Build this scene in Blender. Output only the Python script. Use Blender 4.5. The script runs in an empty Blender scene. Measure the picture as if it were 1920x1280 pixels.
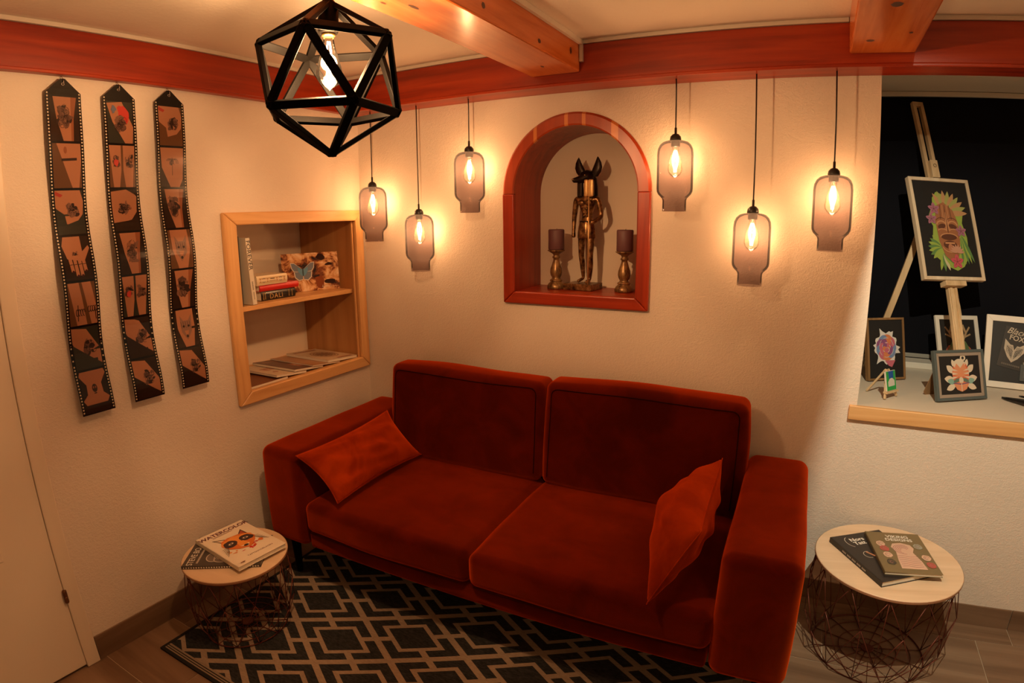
import bpy, bmesh, math, random
import numpy as np
from mathutils import Vector, Matrix, noise
PI = math.pi
scene = bpy.context.scene
COL = scene.collection
random.seed(4)

# ------------------------------------------------------------------ camera
# wide lens with mild barrel distortion: r_u = r (1 + K1 r^2 + K2 r^4), r in units of 1000 px of the 1920x1280 frame
F_PX, K1, K2 = 1100.07, 0.11718, 0.055879
YAW, PITCH, ROLL = 0.468925, 0.21118, -0.009393
CAM = Vector((2.18015, -2.5, 1.63461))
cd = bpy.data.cameras.new('camera')
cam = bpy.data.objects.new('camera', cd); COL.objects.link(cam)
def _rot(v):
    x, y, z = v
    c, s = math.cos(ROLL), math.sin(ROLL); x, z = x*c - z*s, x*s + z*c
    c, s = math.cos(PITCH), math.sin(PITCH); y, z = y*c + z*s, -y*s + z*c
    c, s = math.cos(YAW), math.sin(YAW); x, y = x*c - y*s, x*s + y*c
    return Vector((x, y, z))
_r, _f, _u = _rot((1, 0, 0)), _rot((0, 1, 0)), _rot((0, 0, 1))
M = Matrix((_r, _u, -_f)).transposed().to_4x4(); M.translation = CAM
cam.matrix_world = M
cd.sensor_width = 36.0; cd.sensor_fit = 'HORIZONTAL'; cd.lens = 19.5; cd.clip_start = 0.02
cd.type = 'PANO'
cc = cd.cycles if hasattr(cd, 'cycles') and hasattr(cd.cycles, 'panorama_type') else cd
cc.panorama_type = 'FISHEYE_LENS_POLYNOMIAL'
_rp = np.linspace(0, 1200, 400); _ru = _rp/1000
_th = np.arctan(_rp*(1 + K1*_ru**2 + K2*_ru**4)/F_PX); _mm = _rp*36/1920
_A = np.stack([_mm, _mm**2, _mm**3, _mm**4], 1); _k = np.linalg.lstsq(_A, _th, rcond=None)[0]
cc.fisheye_fov = PI
cc.fisheye_polynomial_k0 = 0.0
for _i in range(4): setattr(cc, 'fisheye_polynomial_k%d' % (_i+1), -float(_k[_i]))
scene.camera = cam
scene.cycles.max_bounces = 8; scene.cycles.transparent_max_bounces = 14; scene.cycles.caustics_reflective = False; scene.cycles.caustics_refractive = False

# ------------------------------------------------------------------ light and exposure
vs = scene.view_settings
vs.view_transform = 'Standard'; vs.look = 'None'; vs.gamma = 1.0; vs.exposure = 0.0; vs.use_curve_mapping = False
world = bpy.data.worlds.new('world'); scene.world = world; world.use_nodes = True
world.node_tree.nodes['Background'].inputs[0].default_value = (0.02, 0.012, 0.006, 1)
world.node_tree.nodes['Background'].inputs[1].default_value = 0.3
C_PEND = (1.0, 0.54, 0.21); P_PEND = 8.8
C_CAGE = (1.0, 0.545, 0.24); P_CAGE = 56.0
C_SPOT = (1.0, 0.90, 0.64); P_SPOT = 128.0
def point_light(name, loc, col, power, radius, parent=None):
    l = bpy.data.lights.new(name, 'POINT'); l.color = col; l.energy = power; l.shadow_soft_size = radius
    o = bpy.data.objects.new(name, l); COL.objects.link(o); o.location = loc
    if parent: o.parent = parent
    return o
# recessed ceiling spot right of the second beam, outside the view; the beam's edge cuts its light off towards the sofa
_l = bpy.data.lights.new('ceiling_spot', 'SPOT'); _l.color = C_SPOT; _l.energy = P_SPOT; _l.shadow_soft_size = 0.005; _l.spot_size = 2.5; _l.spot_blend = 0.3
_o = bpy.data.objects.new('ceiling_spot', _l); COL.objects.link(_o); _o.location = (2.5385, -1.45, 2.338); _o.rotation_euler = (0.25, 0.0, 0.0)
# unseen fill light added far behind the viewer to lift the left wall
point_light('fill_light', (3.3, -3.7, 2.05), (1.0, 0.58, 0.29), 15.0, 0.06)

# ------------------------------------------------------------------ materials
def new_mat(name):
    m = bpy.data.materials.new(name); m.use_nodes = True
    nt = m.node_tree; return m, nt, nt.nodes['Principled BSDF']
def mat(name, col, rough=0.6, metal=0.0, spec=0.5, **kw):
    m, nt, b = new_mat(name)
    b.inputs['Base Color'].default_value = (*col, 1); b.inputs['Roughness'].default_value = rough
    b.inputs['Metallic'].default_value = metal; b.inputs['Specular IOR Level'].default_value = spec
    for k, v in kw.items(): b.inputs[k].default_value = v
    return m
def N(nt, t, **kw):
    n = nt.nodes.new(t)
    for k, v in kw.items(): setattr(n, k, v)
    return n
def ramp(nt, fac, stops):
    r = N(nt, 'ShaderNodeValToRGB'); e = r.color_ramp.elements
    while len(e) < len(stops): e.new(0.5)
    for i, (p, c) in enumerate(stops): e[i].position = p; e[i].color = (*c, 1)
    nt.links.new(fac, r.inputs[0]); return r.outputs[0]
def bump(nt, b, h, strength, dist):
    n = N(nt, 'ShaderNodeBump'); n.inputs['Strength'].default_value = strength; n.inputs['Distance'].default_value = dist
    nt.links.new(h, n.inputs['Height']); nt.links.new(n.outputs[0], b.inputs['Normal'])
def noise_tex(nt, scale, detail=3, rough=0.5, vec=None, distortion=0.0):
    n = N(nt, 'ShaderNodeTexNoise'); n.inputs['Scale'].default_value = scale; n.inputs['Detail'].default_value = detail
    n.inputs['Roughness'].default_value = rough; n.inputs['Distortion'].default_value = distortion
    if vec is not None: nt.links.new(vec, n.inputs['Vector'])
    return n.outputs[0]
def objvec(nt, scale=(1, 1, 1)):
    t = N(nt, 'ShaderNodeTexCoord'); m = N(nt, 'ShaderNodeMapping'); m.inputs['Scale'].default_value = scale
    nt.links.new(t.outputs['Object'], m.inputs['Vector']); return m.outputs[0]
def wood(name, dark, mid, light, axis='x', rough=0.35, knots=False, rand=False, scale=1.0):
    m, nt, b = new_mat(name)
    s = {'x': (1.2, 22, 22), 'y': (22, 1.2, 22), 'z': (22, 22, 1.2)}[axis]
    v = objvec(nt, tuple(q*scale for q in s))
    if rand:
        oi = N(nt, 'ShaderNodeObjectInfo'); mu = N(nt, 'ShaderNodeMath', operation='MULTIPLY'); mu.inputs[1].default_value = 37.0
        ad = N(nt, 'ShaderNodeVectorMath', operation='ADD'); nt.links.new(oi.outputs['Random'], mu.inputs[0])
        nt.links.new(v, ad.inputs[0]); nt.links.new(mu.outputs[0], ad.inputs[1]); v = ad.outputs[0]
    n = noise_tex(nt, 1.0, 5, 0.6, v, 0.6)
    c = ramp(nt, n, [(0.3, dark), (0.5, mid), (0.72, light)])
    nt.links.new(c, b.inputs['Base Color']); b.inputs['Roughness'].default_value = rough
    bump(nt, b, n, 0.12, 0.002)
    return m
def plaster(name, col, scale=75, strength=0.28):
    m, nt, b = new_mat(name)
    v = objvec(nt, (1, 1, 1.25))
    n1 = noise_tex(nt, scale, 4, 0.55, v, 1.2); n2 = noise_tex(nt, 2.2, 2, 0.5, v)
    c = ramp(nt, n2, [(0.3, tuple(x*0.95 for x in col)), (0.7, col)])
    nt.links.new(c, b.inputs['Base Color']); b.inputs['Roughness'].default_value = 0.85; b.inputs['Specular IOR Level'].default_value = 0.25
    h = ramp(nt, n1, [(0.42, (0, 0, 0)), (0.62, (1, 1, 1))])
    bump(nt, b, h, strength, 0.004)
    return m
def velvet(name, col, col2):
    m, nt, b = new_mat(name)
    n = noise_tex(nt, 5.0, 4, 0.6, objvec(nt), 0.8)
    c = ramp(nt, n, [(0.38, col2), (0.62, col)])
    nt.links.new(c, b.inputs['Base Color']); b.inputs['Roughness'].default_value = 0.8; b.inputs['Specular IOR Level'].default_value = 0.03
    mr = N(nt, 'ShaderNodeMapRange'); mr.inputs[1].default_value = 0.35; mr.inputs[2].default_value = 0.65; mr.inputs[3].default_value = 0.75; mr.inputs[4].default_value = 1.0
    nt.links.new(noise_tex(nt, 3.2, 3, 0.55, objvec(nt, (1, 1.6, 1)), 0.5), mr.inputs[0]); nt.links.new(mr.outputs[0], b.inputs['Sheen Weight']); b.inputs['Sheen Roughness'].default_value = 0.53; b.inputs['Sheen Tint'].default_value = (1.0, 0.105, 0.008, 1)
    bump(nt, b, noise_tex(nt, 400, 2, 0.5, objvec(nt)), 0.15, 0.0006)
    return m
def emit(name, col, strength):
    m = bpy.data.materials.new(name); m.use_nodes = True; nt = m.node_tree; nt.nodes.clear()
    e = N(nt, 'ShaderNodeEmission'); e.inputs[0].default_value = (*col, 1); e.inputs[1].default_value = strength
    o = N(nt, 'ShaderNodeOutputMaterial'); nt.links.new(e.outputs[0], o.inputs[0]); return m
def thin_glass(name, tint, rough=0.02, haze=0.0, hcol=(1, 1, 1), ior=1.3):
    m = bpy.data.materials.new(name); m.use_nodes = True; nt = m.node_tree; nt.nodes.clear()
    t = N(nt, 'ShaderNodeBsdfTransparent'); t.inputs[0].default_value = (*tint, 1)
    g = N(nt, 'ShaderNodeBsdfGlossy'); g.inputs['Roughness'].default_value = rough
    f = N(nt, 'ShaderNodeFresnel'); f.inputs[0].default_value = ior
    h = N(nt, 'ShaderNodeBsdfTranslucent'); h.inputs[0].default_value = (*hcol, 1)
    mh = N(nt, 'ShaderNodeMixShader'); mh.inputs[0].default_value = haze
    mx = N(nt, 'ShaderNodeMixShader'); o = N(nt, 'ShaderNodeOutputMaterial')
    nt.links.new(t.outputs[0], mh.inputs[1]); nt.links.new(h.outputs[0], mh.inputs[2])
    nt.links.new(f.outputs[0], mx.inputs[0]); nt.links.new(mh.outputs[0], mx.inputs[1]); nt.links.new(g.outputs[0], mx.inputs[2]); nt.links.new(mx.outputs[0], o.inputs[0])
    return m
def vcol(name, rough=0.5, spec=0.5):
    m, nt, b = new_mat(name); a = N(nt, 'ShaderNodeVertexColor'); a.layer_name = 'Col'
    nt.links.new(a.outputs[0], b.inputs['Base Color']); b.inputs['Roughness'].default_value = rough; b.inputs['Specular IOR Level'].default_value = spec
    return m

RW = ((0.20, 0.014, 0.0015), (0.32, 0.026, 0.003), (0.42, 0.046, 0.006))       # red stained wood
PW = ((0.52, 0.26, 0.09), (0.66, 0.37, 0.15), (0.74, 0.45, 0.2))            # light pine
M_PLASTER = plaster('plaster_wall', (0.74, 0.65, 0.56))
M_PLAIN = mat('painted_plain_wall', (0.70, 0.60, 0.48), 0.8, spec=0.2)
M_CEIL = plaster('plaster_ceiling', (0.84, 0.76, 0.65), 40, 0.10)
M_REDX = wood('red_wood_x', *RW, 'x', 0.34); M_REDY = wood('red_wood_y', *RW, 'y', 0.34); M_REDZ = wood('red_wood_z', *RW, 'z', 0.34)
KN = ((0.40, 0.085, 0.016), (0.55, 0.14, 0.03), (0.64, 0.20, 0.05))
M_KNOT = wood('knotty_beam_wood', *KN, 'y', 0.22, knots=True)
M_PINEX = wood('pine_x', *PW, 'x', 0.4); M_PINEZ = wood('pine_z', *PW, 'z', 0.4); M_PINEY = wood('pine_y', *PW, 'y', 0.4)
EW = ((0.50, 0.33, 0.17), (0.62, 0.43, 0.24), (0.70, 0.51, 0.31))
M_EASEL = wood('easel_wood', *EW, 'z', 0.55)
M_TILE = wood('tile_wood_look', (0.125, 0.070, 0.040), (0.20, 0.120, 0.072), (0.27, 0.175, 0.11), 'x', 0.5, rand=True, scale=0.45)
M_GROUT = mat('grout', (0.42, 0.33, 0.24), 0.9)
M_WHITE = mat('white_paint', (0.72, 0.66, 0.57), 0.5)
M_DOOR = mat('door_paint', (0.72, 0.62, 0.50), 0.42)
M_BLACK = mat('black_metal', (0.0016, 0.0013, 0.0011), 0.55, 0.0, 0.035)
M_BLACKPL = mat('black_plastic', (0.010, 0.009, 0.009), 0.35)
M_BLIND = mat('blind_fabric', (0.006, 0.006, 0.009), 0.9, spec=0.1)
M_VELVET = velvet('velvet_rust', (0.064, 0.0034, 0.0002), (0.030, 0.0012, 0.0001))
M_VELVETP = velvet('velvet_pillow', (0.27, 0.026, 0.0012), (0.16, 0.012, 0.0006))
M_SEAM = mat('seam_thread', (0.020, 0.0015, 0.0006), 0.9, spec=0.05)
M_SMOKE = thin_glass('smoked_glass', (0.54, 0.48, 0.49), 0.03, 0.05, (0.50, 0.42, 0.46), 1.14)
M_CLEAR = thin_glass('clear_bulb_glass', (0.97, 0.95, 0.92), 0.02, 0.03, (1.0, 0.8, 0.5), 1.2)
M_CLEAR2 = thin_glass('clear_bulb_glass_plain', (0.98, 0.97, 0.96), 0.02, 0.0005, (1.0, 0.9, 0.8), 1.3)
M_FIL = emit('hot_filament', (1.0, 0.72, 0.38), 28.0)
M_FIL2 = emit('hot_filament_white', (1.0, 0.88, 0.74), 60.0)
M_BRASS = mat('brass', (0.6, 0.38, 0.12), 0.3, 1.0)
M_COPPER = mat('copper_wire', (0.13, 0.030, 0.016), 0.4, 0.5)
M_TOP = wood('table_veneer', (0.60, 0.43, 0.28), (0.68, 0.51, 0.35), (0.74, 0.57, 0.41), 'x', 0.5, scale=0.6)
M_EDGE = mat('table_edge', (0.34, 0.17, 0.09), 0.5)
M_PAPER = mat('paper', (0.72, 0.66, 0.55), 0.7)
M_ART = vcol('printed_ink', 0.45); M_ARTG = vcol('glossy_print', 0.16, 0.3)
M_INKBLK = mat('ink_black', (0.012, 0.010, 0.010), 0.5); M_INKWHT = mat('ink_white', (0.75, 0.72, 0.66), 0.5); M_INKRED = mat('ink_maroon', (0.10, 0.012, 0.02), 0.5)
M_GOLD = mat('gold_foil', (0.75, 0.55, 0.25), 0.3, 1.0)
M_FILM = mat('film_black', (0.006, 0.005, 0.0045), 0.16, spec=0.3)
M_CHROME = mat('chrome', (0.6, 0.56, 0.5), 0.2, 1.0)
m_, nt_, b_ = new_mat('bronze_statue')
c_ = ramp(nt_, noise_tex(nt_, 38, 4, 0.6, objvec(nt_)), [(0.36, (0.040, 0.018, 0.008)), (0.54, (0.26, 0.13, 0.05)), (0.70, (0.52, 0.31, 0.14))])
nt_.links.new(c_, b_.inputs['Base Color']); b_.inputs['Metallic'].default_value = 0.75; b_.inputs['Roughness'].default_value = 0.33
M_BRONZE = m_
M_BRONZEDK = mat('dark_bronze', (0.022, 0.012, 0.008), 0.35, 0.6)
M_WAX = mat('purple_wax', (0.13, 0.055, 0.06), 0.55)

# ------------------------------------------------------------------ mesh helpers
class MB:
    def __init__(s): s.v = []; s.f = []; s.c = []
    def add(s, vs, fs, col=None):
        o = len(s.v); s.v += [tuple(p) for p in vs]; s.f += [[i+o for i in f] for f in fs]; s.c += [col]*len(fs); return s
    def box(s, lo, hi, col=None, mtx=None):
        x0, y0, z0 = lo; x1, y1, z1 = hi
        vs = [(x0,y0,z0),(x1,y0,z0),(x1,y1,z0),(x0,y1,z0),(x0,y0,z1),(x1,y0,z1),(x1,y1,z1),(x0,y1,z1)]
        if mtx: vs = [tuple(mtx @ Vector(p)) for p in vs]
        return s.add(vs, [(0,3,2,1),(4,5,6,7),(0,1,5,4),(1,2,6,5),(2,3,7,6),(3,0,4,7)], col)
    def beam(s, a, b, w, h, up=(0, 0, 1), col=None):       # square bar from a to b
        a = Vector(a); b = Vector(b); d = (b-a).normalized(); u = Vector(up)
        if abs(d.dot(u)) > 0.98: u = Vector((1, 0, 0))
        x = d.cross(u).normalized()*w/2; y = x.cross(d).normalized()*h/2
        vs = [a-x-y, a+x-y, a+x+y, a-x+y, b-x-y, b+x-y, b+x+y, b-x+y]
        return s.add(vs, [(0,3,2,1),(4,5,6,7),(0,1,5,4),(1,2,6,5),(2,3,7,6),(3,0,4,7)], col)
    def prism(s, poly, h0, h1, plane='xz', col=None):      # polygon in a plane, extruded along the third axis
        n = len(poly)
        P = {'xz': lambda p, h: (p[0], h, p[1]), 'xy': lambda p, h: (p[0], p[1], h), 'yz': lambda p, h: (h, p[0], p[1])}[plane]
        vs = [P(p, h0) for p in poly] + [P(p, h1) for p in poly]
        fs = [list(range(n))[::-1], list(range(n, 2*n))] + [(i, (i+1) % n, n+(i+1) % n, n+i) for i in range(n)]
        return s.add(vs, fs, col)
    def tube(s, pts, r, sides=6, closed=False, col=None):
        pts = [Vector(p) for p in pts]; n = len(pts); rr = r if isinstance(r, (list, tuple)) else [r]*n
        vs = []; prev = None
        for i, p in enumerate(pts):
            if closed: d = pts[(i+1) % n]-pts[i-1]
            else: d = pts[min(i+1, n-1)]-pts[max(i-1, 0)]
            d.normalize()
            ref = prev if prev is not None else (Vector((0, 0, 1)) if abs(d.z) < 0.9 else Vector((1, 0, 0)))
            x = (ref - d*ref.dot(d)).normalized(); prev = x; y = d.cross(x)
            vs += [p + (x*math.cos(2*PI*k/sides) + y*math.sin(2*PI*k/sides))*rr[i] for k in range(sides)]
        fs = []
        for i in range(n if closed else n-1):
            j = (i+1) % n
            fs += [(i*sides+k, i*sides+(k+1) % sides, j*sides+(k+1) % sides, j*sides+k) for k in range(sides)]
        if not closed: fs += [list(range(sides))[::-1], [(n-1)*sides+k for k in range(sides)]]
        return s.add(vs, fs, col)
    def lathe(s, prof, c=(0, 0), seg=32, cap=True, col=None):
        vs = []; fs = []; n = len(prof)
        for r, z in prof: vs += [(c[0]+r*math.cos(2*PI*k/seg), c[1]+r*math.sin(2*PI*k/seg), z) for k in range(seg)]
        for i in range(n-1): fs += [(i*seg+k, i*seg+(k+1) % seg, (i+1)*seg+(k+1) % seg, (i+1)*seg+k) for k in range(seg)]
        if cap: fs += [list(range(seg))[::-1], [(n-1)*seg+k for k in range(seg)]]
        return s.add(vs, fs, col)
    def grid(s, fn, nu, nv, closed_u=False):
        vs = [fn(i/nu, j/nv) for j in range(nv+1) for i in range(nu+1)]
        fs = [(j*(nu+1)+i, j*(nu+1)+i+1, (j+1)*(nu+1)+i+1, (j+1)*(nu+1)+i) for j in range(nv) for i in range(nu)]
        return s.add(vs, fs)
    def mesh(s, name):
        me = bpy.data.meshes.new(name); me.from_pydata(s.v, [], s.f); me.validate()
        if any(c is not None for c in s.c) and len(me.polygons) == len(s.c):
            at = me.color_attributes.new('Col', 'FLOAT_COLOR', 'CORNER'); arr = []
            for p in me.polygons: arr += list((*(s.c[p.index] or (0.5, 0.5, 0.5)), 1.0))*p.loop_total
            at.data.foreach_set('color', arr)
        bm = bmesh.new(); bm.from_mesh(me)
        if not any(c is not None for c in s.c): bmesh.ops.recalc_face_normals(bm, faces=bm.faces)
        bm.to_mesh(me); bm.free(); me.update(); return me
def obj(name, mb, m, parent=None, smooth=False, bevel=0.0, loc=None, rot=None, seg=2):
    me = mb if isinstance(mb, bpy.types.Mesh) else mb.mesh(name)
    o = bpy.data.objects.new(name, me); COL.objects.link(o)
    if m is not None: me.materials.clear(); me.materials.append(m)
    if parent: o.parent = parent
    if loc is not None: o.location = loc
    if rot is not None: o.rotation_euler = rot
    if smooth: me.polygons.foreach_set('use_smooth', [True]*len(me.polygons))
    if bevel:
        b = o.modifiers.new('bevel', 'BEVEL'); b.width = bevel; b.segments = seg; b.limit_method = 'ANGLE'; b.angle_limit = 0.6
    return o
def tag(o, label, cat=None, group=None, kind=None):
    o['label'] = label
    if cat: o['category'] = cat
    if group: o['group'] = group
    if kind: o['kind'] = kind
    return o
def thing(name, label, cat, loc=(0, 0, 0), rot=(0, 0, 0), group=None):
    o = bpy.data.objects.new(name, None); COL.objects.link(o); o.location = loc; o.rotation_euler = rot; o.empty_display_size = 0.05
    return tag(o, label, cat, group)
def struct(name, mb, m, label, parent=None):
    o = obj(name, mb, m, parent); return tag(o, label, kind='structure') if parent is None else o
def text(name, s, size, m, parent, loc, rot=(PI/2, 0, 0), align='LEFT', extrude=0.0002, shear=0.0, sx=1.0, space=1.0, bold=0.0):
    cu = bpy.data.curves.new(name, 'FONT'); cu.body = s; cu.size = size; cu.extrude = extrude; cu.align_x = align; cu.shear = shear
    cu.space_character = space; cu.offset = bold; cu.resolution_u = 3
    t = bpy.data.objects.new(name, cu); COL.objects.link(t)
    dg = bpy.context.evaluated_depsgraph_get(); me = bpy.data.meshes.new_from_object(t.evaluated_get(dg))
    bpy.data.objects.remove(t); bpy.data.curves.remove(cu)
    o = obj(name, me, m, parent, loc=loc, rot=rot); o.scale = (sx, 1, 1); return o
class Art(MB):                                             # flat print: coloured polygons in thin layers
    def __init__(s, plane='xz', base=0.0, step=0.00004): super().__init__(); s.plane = plane; s.h = base; s.step = step
    def poly(s, pts, col):
        s.h += s.step
        P = (lambda p: (p[0], -s.h, p[1])) if s.plane == 'xz' else (lambda p: (p[0], p[1], s.h))
        a = sum(pts[i-1][0]*pts[i][1]-pts[i][0]*pts[i-1][1] for i in range(len(pts)))
        if a < 0: pts = pts[::-1]
        return s.add([P(p) for p in pts], [list(range(len(pts)))], col)
    def rect(s, x0, y0, x1, y1, col): return s.poly([(x0, y0), (x1, y0), (x1, y1), (x0, y1)], col)
    def ell(s, cx, cy, rx, ry, col, rot=0.0, n=18, jag=0.0):
        pts = []
        for k in range(n):
            a = 2*PI*k/n; q = 1 + (jag*random.uniform(-1, 1) if jag else 0); x = rx*math.cos(a)*q; y = ry*math.sin(a)*q
            pts.append((cx + x*math.cos(rot)-y*math.sin(rot), cy + x*math.sin(rot)+y*math.cos(rot)))
        return s.poly(pts, col)
    def line(s, pts, w, col):
        L = []; R = []
        for i, p in enumerate(pts):
            a = pts[max(i-1, 0)]; b = pts[min(i+1, len(pts)-1)]; dx, dy = b[0]-a[0], b[1]-a[1]; l = math.hypot(dx, dy) or 1
            L.append((p[0]-dy/l*w/2, p[1]+dx/l*w/2)); R.append((p[0]+dy/l*w/2, p[1]-dx/l*w/2))
        return s.poly(L + R[::-1], col)
    def petal(s, cx, cy, ang, l, w, col):
        pts = []
        for t in np.linspace(0, 1, 9): pts.append((l*t, w*math.sin(PI*t)**0.8))
        for t in np.linspace(1, 0, 9)[1:-1]: pts.append((l*t, -w*math.sin(PI*t)**0.8))
        c, q = math.cos(ang), math.sin(ang); return s.poly([(cx+x*c-y*q, cy+x*q+y*c) for x, y in pts], col)
    def arc(s, cx, cy, rx, ry, a0, a1, w, col, n=12):
        return s.line([(cx+rx*math.cos(a0+(a1-a0)*k/n), cy+ry*math.sin(a0+(a1-a0)*k/n)) for k in range(n+1)], w, col)
def rbox(lo, hi, r, n=(6, 6, 6), puff=0.0, fn=None, seg=3):
    """rounded box with a grid on every face; puff bulges the faces, fn(p) moves the points at the end"""
    lo = Vector(lo); hi = Vector(hi); axes = []
    for i in range(3):
        e = [lo[i]+r*(1-math.tan(PI/4*(1-k/seg))) for k in range(seg+1)]; f = [hi[i]-r*(1-math.tan(PI/4*(1-k/seg))) for k in range(seg+1)]
        mid = list(np.linspace(lo[i]+r, hi[i]-r, n[i]+1))[1:-1]; axes.append(e+mid+f[::-1])
    ctr = (lo+hi)/2; half = (hi-lo)/2
    mb = MB(); idx = {}; vs = []; fs = []
    def pid(p):
        key = tuple(round(c, 6) for c in p)
        if key not in idx:
            v = Vector(p); q = Vector([min(max(v[i], lo[i]+r), hi[i]-r) for i in range(3)]); d = v-q
            w = q + d.normalized()*r
            if puff:
                t = [(w[i]-ctr[i])/half[i] for i in range(3)]
                for i in range(3):
                    j, k = (i+1) % 3, (i+2) % 3
                    if abs(t[i]) > 0.55: w[i] += math.copysign(puff*max(0, 1-t[j]**2)**0.7*max(0, 1-t[k]**2)**0.7*(abs(t[i])-0.55)/0.45, t[i])
            if fn: w = Vector(fn(w))
            idx[key] = len(vs); vs.append(tuple(w))
        return idx[key]
    for i in range(3):
        j, k = (i+1) % 3, (i+2) % 3
        for val in (lo[i], hi[i]):
            for a in range(len(axes[j])-1):
                for b in range(len(axes[k])-1):
                    q = []
                    for (aa, bb) in ((a, b), (a+1, b), (a+1, b+1), (a, b+1)):
                        p = [0, 0, 0]; p[i] = val; p[j] = axes[j][aa]; p[k] = axes[k][bb]; q.append(pid(p))
                    fs.append(q if val == hi[i] else q[::-1])
    return mb.add(vs, fs)
def copy_tree(o, parent=None):
    c = o.copy(); COL.objects.link(c); c.parent = parent
    for ch in list(o.children): copy_tree(ch, c)
    return c

# ------------------------------------------------------------------ the room
DL = 0.0341623; RZL = PI/2 - DL                            # left wall: local x runs towards the corner, local y into the wall
TD = math.tan(DL); ZC = 2.352
def rects(cx, cz, holes, y=0.0, mb=None):
    mb = mb or MB()
    for i in range(len(cx)-1):
        for j in range(len(cz)-1):
            mx, mz = (cx[i]+cx[i+1])/2, (cz[j]+cz[j+1])/2
            if any(h[0] < mx < h[1] and h[2] < mz < h[3] for h in holes): continue
            mb.add([(cx[i], y, cz[j]), (cx[i+1], y, cz[j]), (cx[i+1], y, cz[j+1]), (cx[i], y, cz[j+1])], [(0, 1, 2, 3)])
    return mb
# floor with wood-look tiles
mb = MB().box((-0.4, -4.2, -0.08), (4.3, 0.0, -0.002))
floor = struct('floor', mb, M_GROUT, 'wood-look tiled floor with pale grout lines')
TL, TW, G = 0.635, 0.316, 0.004
tile_mesh = {}
def tile(x0, x1, y0, y1, parent, z0=-0.012, z1=0.0):
    key = (round(x1-x0, 3), round(y1-y0, 3), z1-z0)
    if key not in tile_mesh:
        w, d = (x1-x0)/2, (y1-y0)/2; tile_mesh[key] = MB().box((-w, -d, z0), (w, d, z1)).mesh('tile')
    return obj('tile', tile_mesh[key], M_TILE, parent, loc=((x0+x1)/2, (y0+y1)/2, 0))
offs = {0: 3.241, 1: 3.084, 2: 2.93, 3: 2.75, 4: 0.04, 5: 0.35, 6: 0.19, 7: 0.5}
for k in range(8):
    yb = 0.0 if k == 0 else -0.12-TW*(k-1); ya = -0.12-TW*k
    xl = ya*TD - 0.01; xr = 4.29; x = offs[k] - TL*math.ceil((offs[k]-xl)/TL)
    while x < xr:
        a, b = max(x, xl), min(x+TL, xr)
        if b-a > 0.03: tile(a+G/2, b-G/2, ya+G/2, yb-G/2, floor)
        x += TL
obj('tile_field', MB().box((-0.4, -4.19, -0.012), (4.29, -0.12-TW*7-G/2, 0.0)), M_TILE, floor)
# back wall, with the arched niche and the deep window bay
mb = rects([-0.02, 0.9185, 1.5425, 2.457, 4.3], [0.0, 0.875, 1.26, 2.290, 2.42], [(0.9185, 1.5425, 1.26, 2.290), (2.457, 4.3, 0.875, 2.290)])
NX, NZ, NR = 1.2305, 1.738, 0.312
for i in range(24):
    a0, a1 = PI-PI*i/24, PI-PI*(i+1)/24; x0, x1 = NX+NR*math.cos(a0), NX+NR*math.cos(a1)
    mb.add([(x0, 0, NZ+NR*math.sin(a0)), (x1, 0, NZ+NR*math.sin(a1)), (x1, 0, 2.290), (x0, 0, 2.290)], [(0, 1, 2, 3)])
wall_back = struct('wall_back', mb, M_PLASTER, 'rough plastered back wall with arched niche and window bay')
mb = MB(); mb.add([(2.457, 0, 0.875), (2.457, 0.95, 0.875), (2.457, 0.95, 2.290), (2.457, 0, 2.290)], [(0, 1, 2, 3)])
obj('bay_reveal', mb, M_PLASTER, wall_back)
obj('bay_reveal', MB().add([(4.3, 0, 0.875), (4.3, 0.95, 0.875), (4.3, 0.95, 2.290), (4.3, 0, 2.290)], [(3, 2, 1, 0)]), M_PLASTER, wall_back)
obj('bay_soffit', MB().add([(2.457, 0, 2.290), (4.3, 0, 2.290), (4.3, 0.95, 2.290), (2.457, 0.95, 2.290)], [(0, 1, 2, 3)]), M_CEIL, wall_back)
# left wall
mb = rects([-4.3, -2.66, -1.785, -0.828, -0.052, 0.0], [0.0, 0.866, 1.64, 2.02, 2.42], [(-0.828, -0.052, 0.866, 1.64), (-2.66, -1.785, 0.0, 2.02)])
wall_left = struct('wall_left', mb, M_PLASTER, 'rough plastered left wall with recessed shelf'); wall_left.rotation_euler = (0, 0, RZL)
# walls out of view
M_DARKWALL = mat('dark_painted_wall', (0.50, 0.42, 0.33), 0.85, spec=0.2)
struct('wall_right', MB().add([(4.3, -4.2, 0), (4.3, 0, 0), (4.3, 0, 2.42), (4.3, -4.2, 2.42)], [(0, 1, 2, 3)]), M_DARKWALL, 'plain right wall outside the view')
struct('wall_front', rects([-0.4, 4.3], [0, 2.42], [], -4.2), M_DARKWALL, 'plain wall behind the viewer')
struct('ceiling', MB().box((-0.4, -4.2, ZC), (4.3, 0.02, ZC+0.06)), M_CEIL, 'pale plaster ceiling between wooden beams')

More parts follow.
